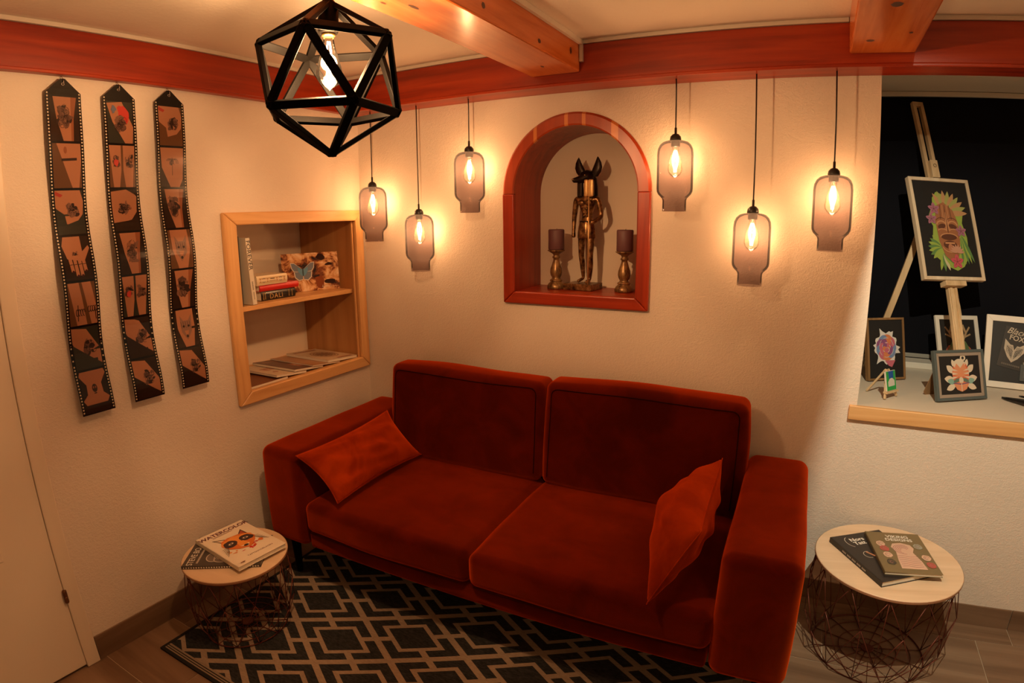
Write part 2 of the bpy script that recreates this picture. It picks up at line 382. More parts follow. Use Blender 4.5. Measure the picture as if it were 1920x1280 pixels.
# beams
ZB = 2.175
def wall_beam(label, mtx, x0, x1, prot, m):
    t = thing('wall_beam', label, 'beam', group='beams along the tops of the walls'); t.rotation_euler = (0, 0, mtx)
    obj('beam_board', MB().box((x0, -prot, ZB+0.012), (x1, -0.002, ZC-0.017)), m, t, bevel=0.003)
    obj('bead', MB().box((x0, -prot-0.004, ZB), (x1, -0.002, ZB+0.012)), m, t, bevel=0.003)
    return t
wall_beam('red-brown stained wooden beam along the top of the wall behind the sofa', 0.0, 0.037, 4.29, 0.145, M_REDX)
wall_beam('red-brown stained wooden beam above the hanging film strips', RZL, -4.19, -0.002, 0.035, M_REDX)
M_KNOTD = mat('knot_dark', (0.07, 0.018, 0.006), 0.4)
def ceiling_beam(x0, x1, label, knots):
    t = thing('ceiling_beam', label, 'beam', (0, 0, 0), (0, 0, 0), 'beams across the ceiling'); g = math.tan(0.0234533)
    y0, y1 = -0.147, -4.19; s = (y1-y0)*g
    mb = MB(); z0, z1 = 2.222, ZC-0.002
    mb.add([(x0, y0, z0), (x1, y0, z0), (x1+s, y1, z0), (x0+s, y1, z0), (x0, y0, z1), (x1, y0, z1), (x1+s, y1, z1), (x0+s, y1, z1)],
           [(0, 3, 2, 1), (4, 5, 6, 7), (0, 1, 5, 4), (1, 2, 6, 5), (2, 3, 7, 6), (3, 0, 4, 7)])
    tb = obj('beam_timber', mb, M_KNOT, t, bevel=0.006)
    for (kx, ky, kz, a_, b_, face) in knots:
        pts = [(a_*math.cos(2*PI*k/14)*(1+0.15*math.sin(3*k)), b_*math.sin(2*PI*k/14)) for k in range(14)]
        if face == 'b': obj('knot', MB().add([(kx+p[0], ky+p[1], z0-0.0004) for p in pts], [list(range(14))]), M_KNOTD, tb)
        else: obj('knot', MB().add([(x1+(ky+p[0]-y0)*g+0.0006, ky+p[0], kz+p[1]) for p in pts], [list(range(14))]), M_KNOTD, tb)
    return g
g_ = ceiling_beam(1.095, 1.311, 'glossy knotty wooden ceiling beam above the black cage lamp', [(1.179, -1.107, 0, 0.007, 0.024, 'b'), (1.13, -1.18, 0, 0.005, 0.012, 'b'), (1.21, -0.30, 0, 0.006, 0.014, 'b'), (0, -0.533, 2.251, 0.012, 0.008, 's'), (0, -0.246, 2.286, 0.010, 0.014, 's'), (0, -0.916, 2.262, 0.010, 0.010, 's')])
ceiling_beam(2.33, 2.553, 'knotty orange wooden ceiling beam near the window bay', [(2.422, -0.679, 0, 0.016, 0.022, 'b'), (2.385, -0.315, 0, 0.013, 0.014, 'b'), (2.50, -0.40, 0, 0.006, 0.010, 'b')])
# white edging strips under the ceiling
nt = 0
def trim(mb, label):
    global nt; nt += 1; return struct('trim_%d' % nt, mb, M_WHITE, label)
def strip_along(x0, s): return [(x0, -0.152), (x0+s, -0.152), (x0+s+(-4.19+0.152)*g_, -4.19), (x0+(-4.19+0.152)*g_, -4.19)]
for a, b in ((0.05, 1.093), (1.313, 2.328), (2.555, 4.29)):
    trim(MB().box((a, -0.153, ZC-0.016), (b, -0.12, ZC-0.001)), 'thin white strip where the wall beam meets the ceiling')
trim(MB().prism(strip_along(1.3125, 0.014), ZC-0.022, ZC-0.001, 'xy'), 'white strip along the right side of the cage lamp beam')
trim(MB().prism(strip_along(1.0795, 0.014), ZC-0.022, ZC-0.001, 'xy'), 'white strip along the left side of the cage lamp beam')
trim(MB().box((1.3125, -0.160, 2.262), (1.326, -0.1465, ZC-0.022)), 'short white upright strip at the end of the cage lamp beam')
t = trim(MB().box((-4.19, -0.043, ZC-0.016), (-0.15, -0.02, ZC-0.001)), 'thin white strip between the left beam and the ceiling'); t.rotation_euler = (0, 0, RZL)

# skirting tiles
bb = tag(obj('baseboard_back', MB().box((0.02, -0.003, 0.0), (4.29, -0.0005, 0.092)), M_GROUT), 'wood-look tile skirting along the wall behind the sofa', kind='structure')
x = 3.242-TL*6
while x < 4.28:
    a, b = max(x, 0.02), min(x+TL, 4.285)
    if b-a > 0.05: obj('tile', MB().box((a+0.002, -0.010, 0.0005), (b-0.002, -0.003, 0.094)), M_TILE, bb)
    x += TL
bl = tag(obj('baseboard_left', MB().box((-1.73, -0.003, 0.0), (-0.015, -0.0005, 0.105)), M_GROUT), 'wood-look tile skirting along the left wall', kind='structure'); bl.rotation_euler = (0, 0, RZL)
for a, b in ((-1.728, -1.10), (-1.096, -0.465), (-0.461, -0.02)): obj('tile', MB().box((a, -0.010, 0.0005), (b, -0.003, 0.107)), M_TILE, bl)

# door
d1 = bpy.data.objects.new('door_1', None); COL.objects.link(d1); d1.rotation_euler = (0, 0, RZL)
tag(d1, 'pale painted door with casing in the left wall', kind='structure')
obj('casing', MB().box((-1.786, -0.016, 0.0), (-1.731, 0.05, 2.06)), M_DOOR, d1, bevel=0.004)
obj('casing', MB().box((-2.70, -0.016, 2.005), (-1.786, 0.05, 2.06)), M_DOOR, d1, bevel=0.004)
obj('casing', MB().box((-2.70, -0.016, 0.0), (-2.645, 0.05, 2.005)), M_DOOR, d1, bevel=0.004)
leaf = obj('door_leaf', MB().box((-2.6445, -0.010, 0.012), (-1.7865, 0.035, 2.0045)), M_DOOR, d1, bevel=0.003)
obj('raised_panel', MB().box((-2.47, -0.0135, 0.56), (-1.957, -0.008, 1.86)), M_DOOR, leaf, bevel=0.002)
obj('hinge', MB().lathe([(0.007, 0.306), (0.0085, 0.310), (0.0085, 0.331), (0.007, 0.333), (0.0085, 0.335), (0.0085, 0.356), (0.007, 0.360)], (-1.787, -0.017), 12), mat('hinge_bronze', (0.16, 0.065, 0.025), 0.4, 0.5), d1)

# window bay: sill, frame, blind
ws = tag(obj('window_sill', MB().box((2.458, 0.001, 0.877), (4.299, 0.949, 0.909)), mat('sill_laminate', (0.66, 0.57, 0.46), 0.45)), 'pale laminate window sill with wooden front edge', kind='structure')
obj('edging', MB().box((2.427, -0.020, 0.853), (4.299, 0.0, 0.911)), M_PINEX, ws, bevel=0.003)
w1 = tag(obj('window_1', MB().box((2.458, 0.93, 0.9095), (4.299, 0.948, 2.2895)), mat('window_backing', (0.02, 0.02, 0.025), 0.6)), 'window behind the dark blind, only its lower white rail showing', kind='structure')
obj('rail', MB().box((2.459, 0.778, 0.9095), (4.298, 0.892, 0.940)), M_WHITE, w1, bevel=0.002)
rb = thing('roller_blind', 'dark roller blind covering the bay window', 'blind', (2.46, 0.905, 0.945))
obj('cloth', MB().box((0, 0, 0.018), (1.835, 0.002, 1.319)), M_BLIND, rb)
obj('bottom_bar', MB().box((0, -0.006, -0.004), (1.835, 0.006, 0.018)), mat('blind_bar', (0.30, 0.28, 0.24), 0.5), rb, bevel=0.003)
obj('cassette', MB().box((0, -0.02, 1.319), (1.835, 0.02, 1.343)), M_WHITE, rb, bevel=0.003)

# ------------------------------------------------------------------ sofa
sofa = thing('sofa', 'rust-red velvet two-seater sofa against the back wall', 'sofa', (1.2, -0.47, 0.0))
def sl(lo, hi): return (lo[0]-1.2, lo[1]+0.47, lo[2]), (hi[0]-1.2, hi[1]+0.47, hi[2])
def wob(amp, sc, seed):
    def f(p):
        n = noise.noise_vector(Vector(p)*sc + Vector((seed, seed*2, 0))); return p + n*amp
    return f
lo, hi = sl((0.35, -0.885, 0.222), (2.045, -0.05, 0.30)); obj('base', rbox(lo, hi, 0.015, (12, 6, 2)), M_VELVET, sofa, True)
for a, b, sd in ((0.105, 0.343, 1), (2.052, 2.297, 2)):
    lo, hi = sl((a, -0.905, 0.220), (b, -0.035, 0.668)); obj('armrest', rbox(lo, hi, 0.042, (6, 16, 10), 0.004, wob(0.004, 4, sd), 4), M_VELVET, sofa, True)
lo, hi = sl((0.35, -0.115, 0.302), (2.045, -0.04, 0.80)); obj('backrest_frame', rbox(lo, hi, 0.03, (12, 2, 8)), M_VELVET, sofa, True)
for a, b, sd in ((0.347, 1.172, 3), (1.176, 2.049, 4)):
    lo, hi = sl((a, -0.905, 0.303), (b, -0.17, 0.446))
    c = obj('seat_cushion', rbox(lo, hi, 0.035, (16, 16, 4), 0.014, wob(0.006, 3.5, sd), 4), M_VELVET, sofa, True)
    q = 0.03
    obj('seam', MB().tube([(lo[0]+q, lo[1]-0.004, lo[2]+0.012), (0.5*(lo[0]+hi[0]), lo[1]-0.012, lo[2]+0.014), (hi[0]-q, lo[1]-0.004, lo[2]+0.012)], 0.0022), M_SEAM, c)
for a, b, z1, sd in ((0.335, 1.172, 0.905, 5), (1.188, 2.04, 0.918, 6)):
    lo, hi = sl((a, -0.262, 0.452), (b, -0.118, z1)); tilt = 0.10
    def lean(p, w=wob(0.008, 3.0, sd), zb=lo[2], yb=lo[1]):
        p = w(p); return Vector((p.x, p.y + (p.z-zb)*tilt, p.z))
    c = obj('back_cushion', rbox(lo, hi, 0.03, (18, 3, 12), 0.016, lean, 4), M_VELVET, sofa, True)
    x0, x1, zt = lo[0]+0.028, hi[0]-0.028, hi[2]-0.024; pts = []
    for z in np.linspace(lo[2]+0.04, zt-0.03, 8): pts.append((x1, 0, z))
    for k in range(1, 5): pts.append((x1-0.03+0.03*math.cos(k*PI/8), 0, zt-0.03+0.03*math.sin(k*PI/8)))
    for x in np.linspace(x1-0.03, x0+0.03, 14): pts.append((x, 0, zt))
    for k in range(1, 5): pts.append((x0+0.03-0.03*math.sin(k*PI/8), 0, zt-0.03+0.03*math.cos(k*PI/8)))
    for z in np.linspace(zt-0.03, lo[2]+0.04, 8): pts.append((x0, 0, z))
    w = wob(0.008, 3.0, sd)
    tp = []
    for p in pts:
        tx = (p[0]-(lo[0]+hi[0])/2)/((hi[0]-lo[0])/2); tz = (p[2]-(lo[2]+hi[2])/2)/((hi[2]-lo[2])/2); q = lean(Vector((p[0], lo[1]-0.016*max(0, 1-tx*tx)**0.7*max(0, 1-tz*tz)**0.7-0.0002, p[2]))); tp.append((q.x, q.y, q.z))
    obj('seam', MB().tube(tp, 0.0024, 5), M_SEAM, c)
for x, y in ((0.18, -0.82), (2.22, -0.82), (0.18, -0.12), (2.22, -0.12)):
    obj('leg', MB().lathe([(0.014, 0.009 if x < 0.5 or y > -0.5 else 0.001), (0.024, 0.218)], (x-1.2, y+0.47), 14), M_BLACK, sofa)
# throw pillows
def pillow(label, P00, P10, P11, P01, thick, seed, front=1.0, back=1.0):
    """corner points in order along the lower edge then back along the upper edge"""
    A, B, Cc, D = [Vector(p) for p in (P00, P10, P11, P01)]
    ctr = (A+B+Cc+D)/4; nrm = (B-A).cross(D-A).normalized(); mb = MB(); n = 48; vs = {}; V = []; Fc = []
    base = Vector((ctr.x, ctr.y, min(p.z for p in (A, B, Cc, D))-0.01))
    for sgn in (1, -1):
        for j in range(n+1):
            for i in range(n+1):
                u, v = i/n, j/n
                edge = i in (0, n) or j in (0, n)
                if sgn == -1 and edge: vs[(sgn, i, j)] = vs[(1, i, j)]; continue
                su, sv = 2*u-1, 2*v-1
                pinch = 0.07*((1-su*su)*0.5)      # edges draw in between the corners
                uu = 0.5+su*(0.5-0.045*(1-sv*sv)); vv = 0.5+sv*(0.5-0.06*(1-su*su))
                p = A*(1-uu)*(1-vv)+B*uu*(1-vv)+Cc*uu*vv+D*(1-uu)*vv
                h = thick*(front if sgn == 1 else back)*(max(0, 1-su*su)**0.55)*(max(0, 1-sv*sv)**0.55)
                wr = noise.noise(Vector((u*5+seed, v*5, sgn*3)))*0.014 + noise.noise(Vector((u*3.5+seed, v*6+u*3, sgn)))*0.010
                k = min(1, 6*min(u, 1-u, v, 1-v)); p = p + nrm*sgn*(h+wr*k)
                vs[(sgn, i, j)] = len(V); V.append(p-base)
    for sgn in (1, -1):
        for j in range(n):
            for i in range(n):
                f = [vs[(sgn, i, j)], vs[(sgn, i+1, j)], vs[(sgn, i+1, j+1)], vs[(sgn, i, j+1)]]; Fc.append(f if sgn == 1 else f[::-1])
    t = thing('throw_pillow', label, 'pillow', base, group='velvet pillows on the sofa')
    mb.add(V, Fc); c = obj('cover', mb, M_VELVETP, t, True)
    ring = [V[vs[(1, i, 0)]] for i in range(n+1)] + [V[vs[(1, n, j)]] for j in range(1, n+1)] + [V[vs[(1, i, n)]] for i in range(n-1, -1, -1)] + [V[vs[(1, 0, j)]] for j in range(n-1, 0, -1)]
    obj('seam', MB().tube(ring, 0.002, 5, True), M_VELVETP, t, True)
    return t
pillow('orange velvet pillow lying slanted against the left armrest', (0.545, -0.885, 0.488), (0.535, -0.27, 0.475), (0.352, -0.29, 0.688), (0.352, -0.91, 0.672), 0.062, 1.0)
pillow('orange velvet pillow standing upright against the right armrest', (1.852, -0.95, 0.474), (1.905, -0.36, 0.490), (1.968, -0.285, 0.72), (1.982, -0.862, 0.708), 0.095, 5.0, 0.6, 1.45)

# ------------------------------------------------------------------ rug
m, ntr, b = new_mat('rug_lattice')
tc = N(ntr, 'ShaderNodeTexCoord'); sep = N(ntr, 'ShaderNodeSeparateXYZ'); ntr.links.new(tc.outputs['Object'], sep.inputs[0])
def mth(op, a, c=None, nt=ntr):
    n = N(nt, 'ShaderNodeMath', operation=op)
    for i, q in enumerate((a, c)):
        if q is None: continue
        if isinstance(q, (int, float)): n.inputs[i].default_value = q
        else: nt.links.new(q, n.inputs[i])
    return n.outputs[0]
# rhombus lattice: P = centre + a*(0.247,0.1525) + b*(-0.247,0.1525)
xs = mth('DIVIDE', mth('SUBTRACT', sep.outputs['X'], 0.688), 0.494); ys = mth('DIVIDE', mth('ADD', sep.outputs['Y'], 1.10), 0.305)
def cell(q): return mth('ABSOLUTE', mth('SUBTRACT', mth('FRACT', mth('ADD', q, 0.5)), 0.5))
a_ = cell(mth('ADD', ys, xs)); c2 = cell(mth('SUBTRACT', ys, xs)); mx_ = mth('MAXIMUM', a_, c2); mn_ = mth('MINIMUM', a_, c2)
line_ = mth('GREATER_THAN', mx_, 0.452)
ring_ = mth('MULTIPLY', mth('GREATER_THAN', mx_, 0.243), mth('LESS_THAN', mx_, 0.312))
conn_ = mth('MULTIPLY', mth('LESS_THAN', mn_, 0.046), mth('GREATER_THAN', mx_, 0.28))
lt_ = mth('MINIMUM', mth('ADD', mth('ADD', line_, ring_), conn_), 1.0)
fn_ = noise_tex(ntr, 60, 3, 0.6, objvec(ntr, (1, 3, 1)))
dk_ = ramp(ntr, fn_, [(0.35, (0.016, 0.017, 0.019)), (0.7, (0.042, 0.042, 0.042))]); li_ = ramp(ntr, fn_, [(0.3, (0.27, 0.20, 0.145)), (0.7, (0.35, 0.27, 0.20))])
mix_ = N(ntr, 'ShaderNodeMix', data_type='RGBA'); ntr.links.new(lt_, mix_.inputs['Factor']); ntr.links.new(dk_, mix_.inputs['A']); ntr.links.new(li_, mix_.inputs['B'])
ntr.links.new(mix_.outputs['Result'], b.inputs['Base Color']); b.inputs['Roughness'].default_value = 0.95; b.inputs['Specular IOR Level'].default_value = 0.1
bump(ntr, b, noise_tex(ntr, 300, 2, 0.5, objvec(ntr)), 0.4, 0.002)
rug = tag(obj('rug', MB().box((0.112, -1.497, 0.0005), (2.17, -0.34, 0.0075)), m, bevel=0.003), 'dark grey rug with a beige diamond lattice under the sofa', 'rug')
H_D, H_L = mat('hem_dark', (0.022, 0.020, 0.019), 0.95, spec=0.1), mat('hem_light', (0.26, 0.20, 0.145), 0.95, spec=0.1)
obj('side_binding', MB().box((0.098, -1.54, 0.0005), (0.1115, -0.34, 0.0085)), H_D, rug)
for k, (ya, yb) in enumerate(((-1.540, -1.526), (-1.5255, -1.520), (-1.5195, -1.516), (-1.5155, -1.510), (-1.5095, -1.506), (-1.5055, -1.4975))):
    obj('hem_stripe', MB().box((0.112, ya, 0.0005), (2.172, yb, 0.0085)), (H_D, H_L)[k % 2], rug)

# ------------------------------------------------------------------ wire side tables
def side_table(label, x, y, z0, h, r, nsp, seed):
    t = thing('side_table', label, 'table', (x, y, z0), (0, 0, seed), 'round wire side tables'); H = h-z0
    top = obj('tabletop', MB().lathe([(r-0.002, H-0.012), (r, H-0.010), (r, H-0.002), (r-0.002, H)], seg=64), M_TOP, t)
    obj('edge_band', MB().lathe([(r, H-0.0115), (r+0.0012, H-0.010), (r+0.0012, H-0.003), (r, H-0.0015)], seg=64, cap=False), M_EDGE, top)
    w = 0.0018; hz = H-0.013
    lev = [(0.80*r, 0.003, 0.0), (0.99*r, 0.30*hz, 0.5), (1.04*r, 0.66*hz, 0.0), (0.965*r, hz-0.003, 0.5)]
    def P(k, i):
        rr, z, o = lev[k]; a = 2*PI*(i+o)/nsp; return (rr*math.cos(a), rr*math.sin(a), z)
    cage = MB()
    for i in range(nsp):
        for k in range(3):
            o = lev[k][2]
            for j in ((i, i-1) if o == 0.0 else (i, i+1)): cage.tube([P(k, i), P(k+1, j)], w, 5)
        cage.tube([P(0, i), P(2, i)], w*0.9, 5)
        if i % 2 == 0: cage.tube([P(1, i), P(3, i)], w*0.9, 5)
    obj('wire_cage', cage, M_COPPER, t, True)
    for rr, z in ((lev[3][0], lev[3][1]), (lev[0][0], 0.003)):
        obj('ring', MB().tube([(rr*math.cos(2*PI*k/48), rr*math.sin(2*PI*k/48), z) for k in range(48)], 0.0028, 6, True), M_COPPER, t, True)
    for q in (0.22, 0.42, 0.62):
        obj('base_ring', MB().tube([(r*q*math.cos(2*PI*k/40), r*q*math.sin(2*PI*k/40), 0.003) for k in range(40)], w, 5, True), M_COPPER, t, True)
    for i in range(nsp): obj('spoke', MB().tube([(0.02, 0, 0.003), (lev[0][0], 0, 0.003)], w, 5), M_COPPER, t, True, rot=(0, 0, 2*PI*i/nsp))
    obj('hub', MB().lathe([(0.024, 0.001), (0.026, 0.002), (0.026, 0.005), (0.023, 0.006)], seg=24), M_COPPER, t)
    return t
side_table('larger round wire side table with pale top right of the sofa', 2.627, -0.297, 0.0005, 0.415, 0.271, 12, 0.2)
side_table('smaller round wire side table with pale top left of the sofa', 0.272, -1.222, 0.009, 0.345, 0.211, 12, 0.1)

# ------------------------------------------------------------------ books and magazines lying flat
def flat_book(name, label, cat, ctr, z, rz, W, H, T, cover, group=None, page_in=0.003, parent_rot=None, hard=True):
    t = thing(name, label, cat, (ctr[0], ctr[1], z), (0, 0, rz) if parent_rot is None else parent_rot, group)
    cm = cover if not isinstance(cover, tuple) else mat(name+'_cover', cover, 0.35)
    ct = 0.0016 if hard else 0.0005
    obj('pages', MB().box((-W/2+0.002, -H/2+page_in, ct), (W/2-page_in, H/2-page_in, T-ct)), M_PAPER, t)
    c = obj('cover', MB().box((-W/2, -H/2, T-ct), (W/2, H/2, T)).box((-W/2, -H/2, 0), (W/2, H/2, ct)).box((-W/2-0.0008, -H/2, 0), (-W/2+0.0012, H/2, T)), cm, t)
    return t, c
B = (0.015, 0.012, 0.012)
# grey-black book with a drawn skull, lower on the small table
t, c = flat_book('book', 'dark tattoo book half hidden under the watercolour book on the small table', 'book', (0.252, -1.236), 0.3455, math.radians(126), 0.222, 0.315, 0.012, (0.055, 0.045, 0.04), 'books on the side tables')
FL = (0, 0, 0)
text('title', 'STEVE BO', 0.036, M_INKWHT, t, (-0.105, 0.118, 0.0121), FL, sx=0.9, space=0.95)
a = Art('xy', 0.0121); wv = (0.55, 0.50, 0.44); g3 = (0.16, 0.13, 0.11)
for (cx, cy, rx, ry) in ((-0.045, 0.045, 0.035, 0.03), (-0.065, 0.01, 0.02, 0.03), (-0.03, -0.01, 0.028, 0.04)):
    a.ell(cx, cy, rx, ry, g3, 0.3); a.arc(cx, cy, rx, ry, 0, 2*PI, 0.0035, wv, 20)
for k in range(14): a.rect(-0.09+0.0075*k, 0.098, -0.0845+0.0075*k, 0.106, wv)
for k in range(7): a.arc(-0.05+0.006*k, 0.03-0.012*k, 0.02, 0.012, 0.3*k, 2.6+0.3*k, 0.003, wv)
obj('artwork', a, M_ART, t)
for k in range(30): obj('stitch', MB().box((-0.1125, -0.15+0.0102*k, 0.0035), (-0.1118, -0.145+0.0102*k, 0.0085)), M_INKWHT, t) if k % 1 == 0 else None
# cream book with a fox head in watercolour
t, c = flat_book('book', 'cream watercolour book with an orange fox head on the small table', 'book', (0.268, -1.186), 0.3594, math.radians(84), 0.222, 0.322, 0.018, (0.74, 0.66, 0.54), 'books on the side tables')
text('title', 'WATERCOLOR', 0.0335, M_INKRED, t, (0.004, 0.120, 0.0181), FL, 'CENTER', bold=0.0010)
text('subtitle', 'TATTOOVORLAGEN', 0.0125, M_INKRED, t, (0.018, -0.122, 0.0181), FL, 'CENTER')
a = Art('xy', 0.0181); O1, O2, O3, RD, DKB, CR = (0.62, 0.16, 0.02), (0.74, 0.28, 0.05), (0.35, 0.06, 0.015), (0.55, 0.02, 0.015), (0.035, 0.016, 0.014), (0.75, 0.62, 0.47)
for k in range(16): a.ell(0.035+random.uniform(-0.03, 0.045), -0.045+random.uniform(-0.03, 0.04), random.uniform(0.004, 0.014), random.uniform(0.003, 0.01), random.choice([RD, RD, O1]), random.random()*3, 12, 0.4)
for k in range(9): a.ell(-0.05+random.uniform(-0.03, 0.03), -0.052+random.uniform(-0.02, 0.02), random.uniform(0.003, 0.008), random.uniform(0.002, 0.005), random.choice([RD, O1, O2]), 0, 10, 0.4)
a.poly([(-0.055, 0.045), (-0.075, 0.093), (-0.028, 0.062)], DKB); a.poly([(-0.052, 0.05), (-0.068, 0.082), (-0.034, 0.06)], CR)
a.poly([(0.025, 0.055), (0.058, 0.09), (0.062, 0.035)], DKB); a.poly([(0.03, 0.055), (0.055, 0.08), (0.056, 0.04)], O3)
a.poly([(-0.072, 0.02), (-0.055, 0.055), (-0.02, 0.066), (0.03, 0.06), (0.062, 0.04), (0.072, 0.0), (0.05, -0.035), (0.012, -0.066), (-0.03, -0.05), (-0.06, -0.022)], O1)
a.poly([(-0.03, 0.05), (0.0, 0.062), (0.025, 0.05), (0.008, 0.0), (-0.012, 0.0)], O2)
a.ell(-0.036, 0.012, 0.030, 0.026, DKB, 0.3, 16, 0.1); a.ell(0.036, 0.012, 0.030, 0.024, DKB, -0.3, 16, 0.1)
a.arc(-0.036, 0.014, 0.033, 0.03, 0.2, 3.0, 0.008, O2); a.arc(0.036, 0.014, 0.033, 0.028, 0.2, 3.0, 0.008, O2)
a.ell(-0.034, 0.012, 0.012, 0.006, CR, 0.2); a.ell(0.034, 0.012, 0.012, 0.006, CR, -0.2); a.ell(-0.034, 0.012, 0.005, 0.005, DKB); a.ell(0.034, 0.012, 0.005, 0.005, DKB)
a.poly([(-0.015, 0.0), (0.015, 0.0), (0.024, -0.035), (0.004, -0.055), (-0.02, -0.035)], O2); a.poly([(-0.02, -0.035), (0.024, -0.035), (0.006, -0.056)], CR); a.ell(0.003, -0.043, 0.011, 0.008, DKB)
for sgn in (-1, 1):
    for k in range(6): a.line([(sgn*(0.055+0.003*k), -0.004-0.006*k), (sgn*(0.085+0.002*k), -0.008-0.012*k)], 0.0018, DKB)
for k in range(22): a.line([(-0.06+0.0042*k, 0.108), (-0.0575+0.0042*k, 0.108)], 0.005, (0.2, 0.06, 0.05))
a.rect(-0.09, -0.147, -0.07, -0.142, (0.2, 0.08, 0.06))
obj('artwork', a, M_ART, t)
# black hardcover on the big table
t, c = flat_book('book', 'thick black hardcover tattoo book on the large table', 'book', (2.593, -0.307), 0.4155, math.radians(33), 0.232, 0.318, 0.021, B, 'books on the side tables')
text('title', 'Nors', 0.030, M_INKWHT, t, (-0.055, 0.108, 0.0211), FL, bold=0.0006)
text('title', 'Tatt', 0.030, M_INKWHT, t, (-0.052, 0.082, 0.0211), FL, bold=0.0006)
a = Art('xy', 0.0211); a.arc(-0.055, 0.105, 0.022, 0.035, 1.7, 4.4, 0.0022, wv); a.arc(-0.045, 0.01, 0.02, 0.022, 1.0, 4.8, 0.0018, wv)
a.line([(-0.045, 0.03), (-0.028, -0.005)], 0.008, (0.45, 0.2, 0.1)); a.line([(-0.03, -0.128), (-0.01, -0.12), (0.0, -0.135)], 0.002, wv)
obj('artwork', a, M_ART, t)
a = Art('xz'); a.plane = 'xz'
for k in range(26):
    if k % 5: a.rect(-0.10+0.006*k, 0.007, -0.0965+0.006*k, 0.0135, wv)
obj('spine_print', a, M_ART, t, loc=(-0.117, -0.02, 0), rot=(0, 0, -PI/2))
# olive magazine
t, c = flat_book('magazine', 'olive green magazine with a rune stone drawing on the large table', 'magazine', (2.672, -0.288), 0.437, math.radians(10), 0.21, 0.29, 0.011, (0.17, 0.125, 0.055), 'books on the side tables', hard=False)
text('title', 'VIKING', 0.027, M_INKWHT, t, (0.012, 0.106, 0.0111), FL, 'CENTER', bold=0.0004); text('title', 'DESIGNS', 0.027, M_INKWHT, t, (0.012, 0.082, 0.0111), FL, 'CENTER', bold=0.0004)
a = Art('xy', 0.0111); PK, PD, GY, R2 = (0.60, 0.40, 0.30), (0.32, 0.13, 0.13), (0.30, 0.30, 0.25), (0.42, 0.08, 0.07)
a.poly([(-0.035, -0.115), (0.06, -0.115), (0.055, -0.06), (0.04, 0.0), (0.052, 0.03), (0.045, 0.055), (0.012, 0.068), (-0.022, 0.06), (-0.034, 0.035), (-0.024, 0.0), (-0.032, -0.06)], PK)
for k in range(5): a.arc(0.011, 0.02, 0.012+0.007*k, 0.01+0.006*k, 0.3*k, 3.6+0.3*k, 0.0022, PD)
for k in range(6): a.line([(-0.028, -0.03-0.014*k), (-0.005, -0.026-0.014*k), (0.02, -0.033-0.014*k), (0.05, -0.028-0.014*k)], 0.002, PD)
for (cx, cy, cl) in ((-0.068, 0.055, PK), (-0.062, 0.02, R2), (-0.062, -0.025, PK), (-0.062, -0.075, (0.05, 0.04, 0.03)), (0.072, 0.045, GY), (0.080, -0.035, PK), (0.082, -0.085, R2)):
    a.ell(cx, cy, 0.017, 0.02, cl, 0, 16, 0.08); a.arc(cx, cy, 0.010, 0.012, 0, 5.0, 0.002, (0.17, 0.125, 0.055)); a.arc(cx, cy, 0.005, 0.006, 1, 6.0, 0.002, PD)
obj('artwork', a, M_ART, t)

# ------------------------------------------------------------------ recessed wall shelf
sh = thing('wall_shelf', 'square pine wall shelf recessed in the left wall', 'shelf', (0, 0, 0), (0, 0, RZL))
X0, X1, Z0, Z1 = -0.882, -0.012, 0.822, 1.682; x0, x1, z0, z1 = -0.813, -0.068, 0.880, 1.626
def rail(poly, m):
    mb = MB(); n = len(poly)            # front face set back at the outer edge: a bevelled casing
    return obj('frame_rail', MB().prism(poly, -0.024, -0.001, 'xz'), m, sh, bevel=0.006, seg=3)
rail([(X0, Z0), (x0, z0), (x0, z1), (X0, Z1)], M_PINEZ); rail([(X1, Z0), (X1, Z1), (x1, z1), (x1, z0)], M_PINEZ)
rail([(X0, Z1), (x0, z1), (x1, z1), (X1, Z1)], M_PINEX); rail([(X0, Z0), (X1, Z0), (x1, z0), (x0, z0)], M_PINEX)
SW = wood('pine_side_panel', (0.36, 0.16, 0.05), (0.46, 0.22, 0.075), (0.52, 0.27, 0.10), 'z', 0.45, scale=0.5)
obj('side_panel', MB().box((-0.062, -0.001, 0.868), (-0.053, 0.43, 1.638)), SW, sh); obj('side_panel', MB().box((-0.827, -0.001, 0.868), (-0.818, 0.43, 1.638)), SW, sh)
obj('top_panel', MB().box((-0.818, -0.001, 1.630), (-0.062, 0.43, 1.638)), M_PINEX, sh); obj('bottom_panel', MB().box((-0.818, -0.001, 0.868), (-0.062, 0.43, 0.876)), M_PINEX, sh)
obj('back_panel', MB().box((-0.83, 0.43, 0.866), (-0.05, 0.438, 1.64)), mat('shelf_back_paint', (0.78, 0.66, 0.52), 0.8, spec=0.2), sh)
obj('shelf_board', MB().box((-0.8175, 0.03, 1.236), (-0.0625, 0.4295, 1.258)), M_PINEX, sh, bevel=0.002)
obj('lip', MB().box((-0.0745, 0.004, 0.8765), (-0.0625, 0.012, 1.6295)), M_PINEZ, sh)
def shelf_loc(a, d, z):
    c, s = math.cos(RZL), math.sin(RZL); return (a*c - d*s, a*s + d*c, z)
def up_book(label, a0, d0, z, T, D, H, cover, tilt=0.0, rot=0.0):
    t = thing('book', label, 'book', shelf_loc(a0, d0, z), (0, tilt, RZL+rot), 'books on the recessed shelf')
    obj('pages', MB().box((0.002, 0.002, 0.003), (T-0.002, D-0.003, H-0.003)), M_PAPER, t)
    obj('cover', MB().box((0, 0, 0), (0.0018, D, H)).box((T-0.0018, 0, 0), (T, D, H)).box((0, 0, 0), (T, 0.0018, H)), mat('book_cover', cover, 0.4), t)
    return t
up_book('thin dark upright book at the left end of the recessed shelf', -0.772, 0.052, 1.2585, 0.016, 0.19, 0.318, (0.06, 0.05, 0.04))
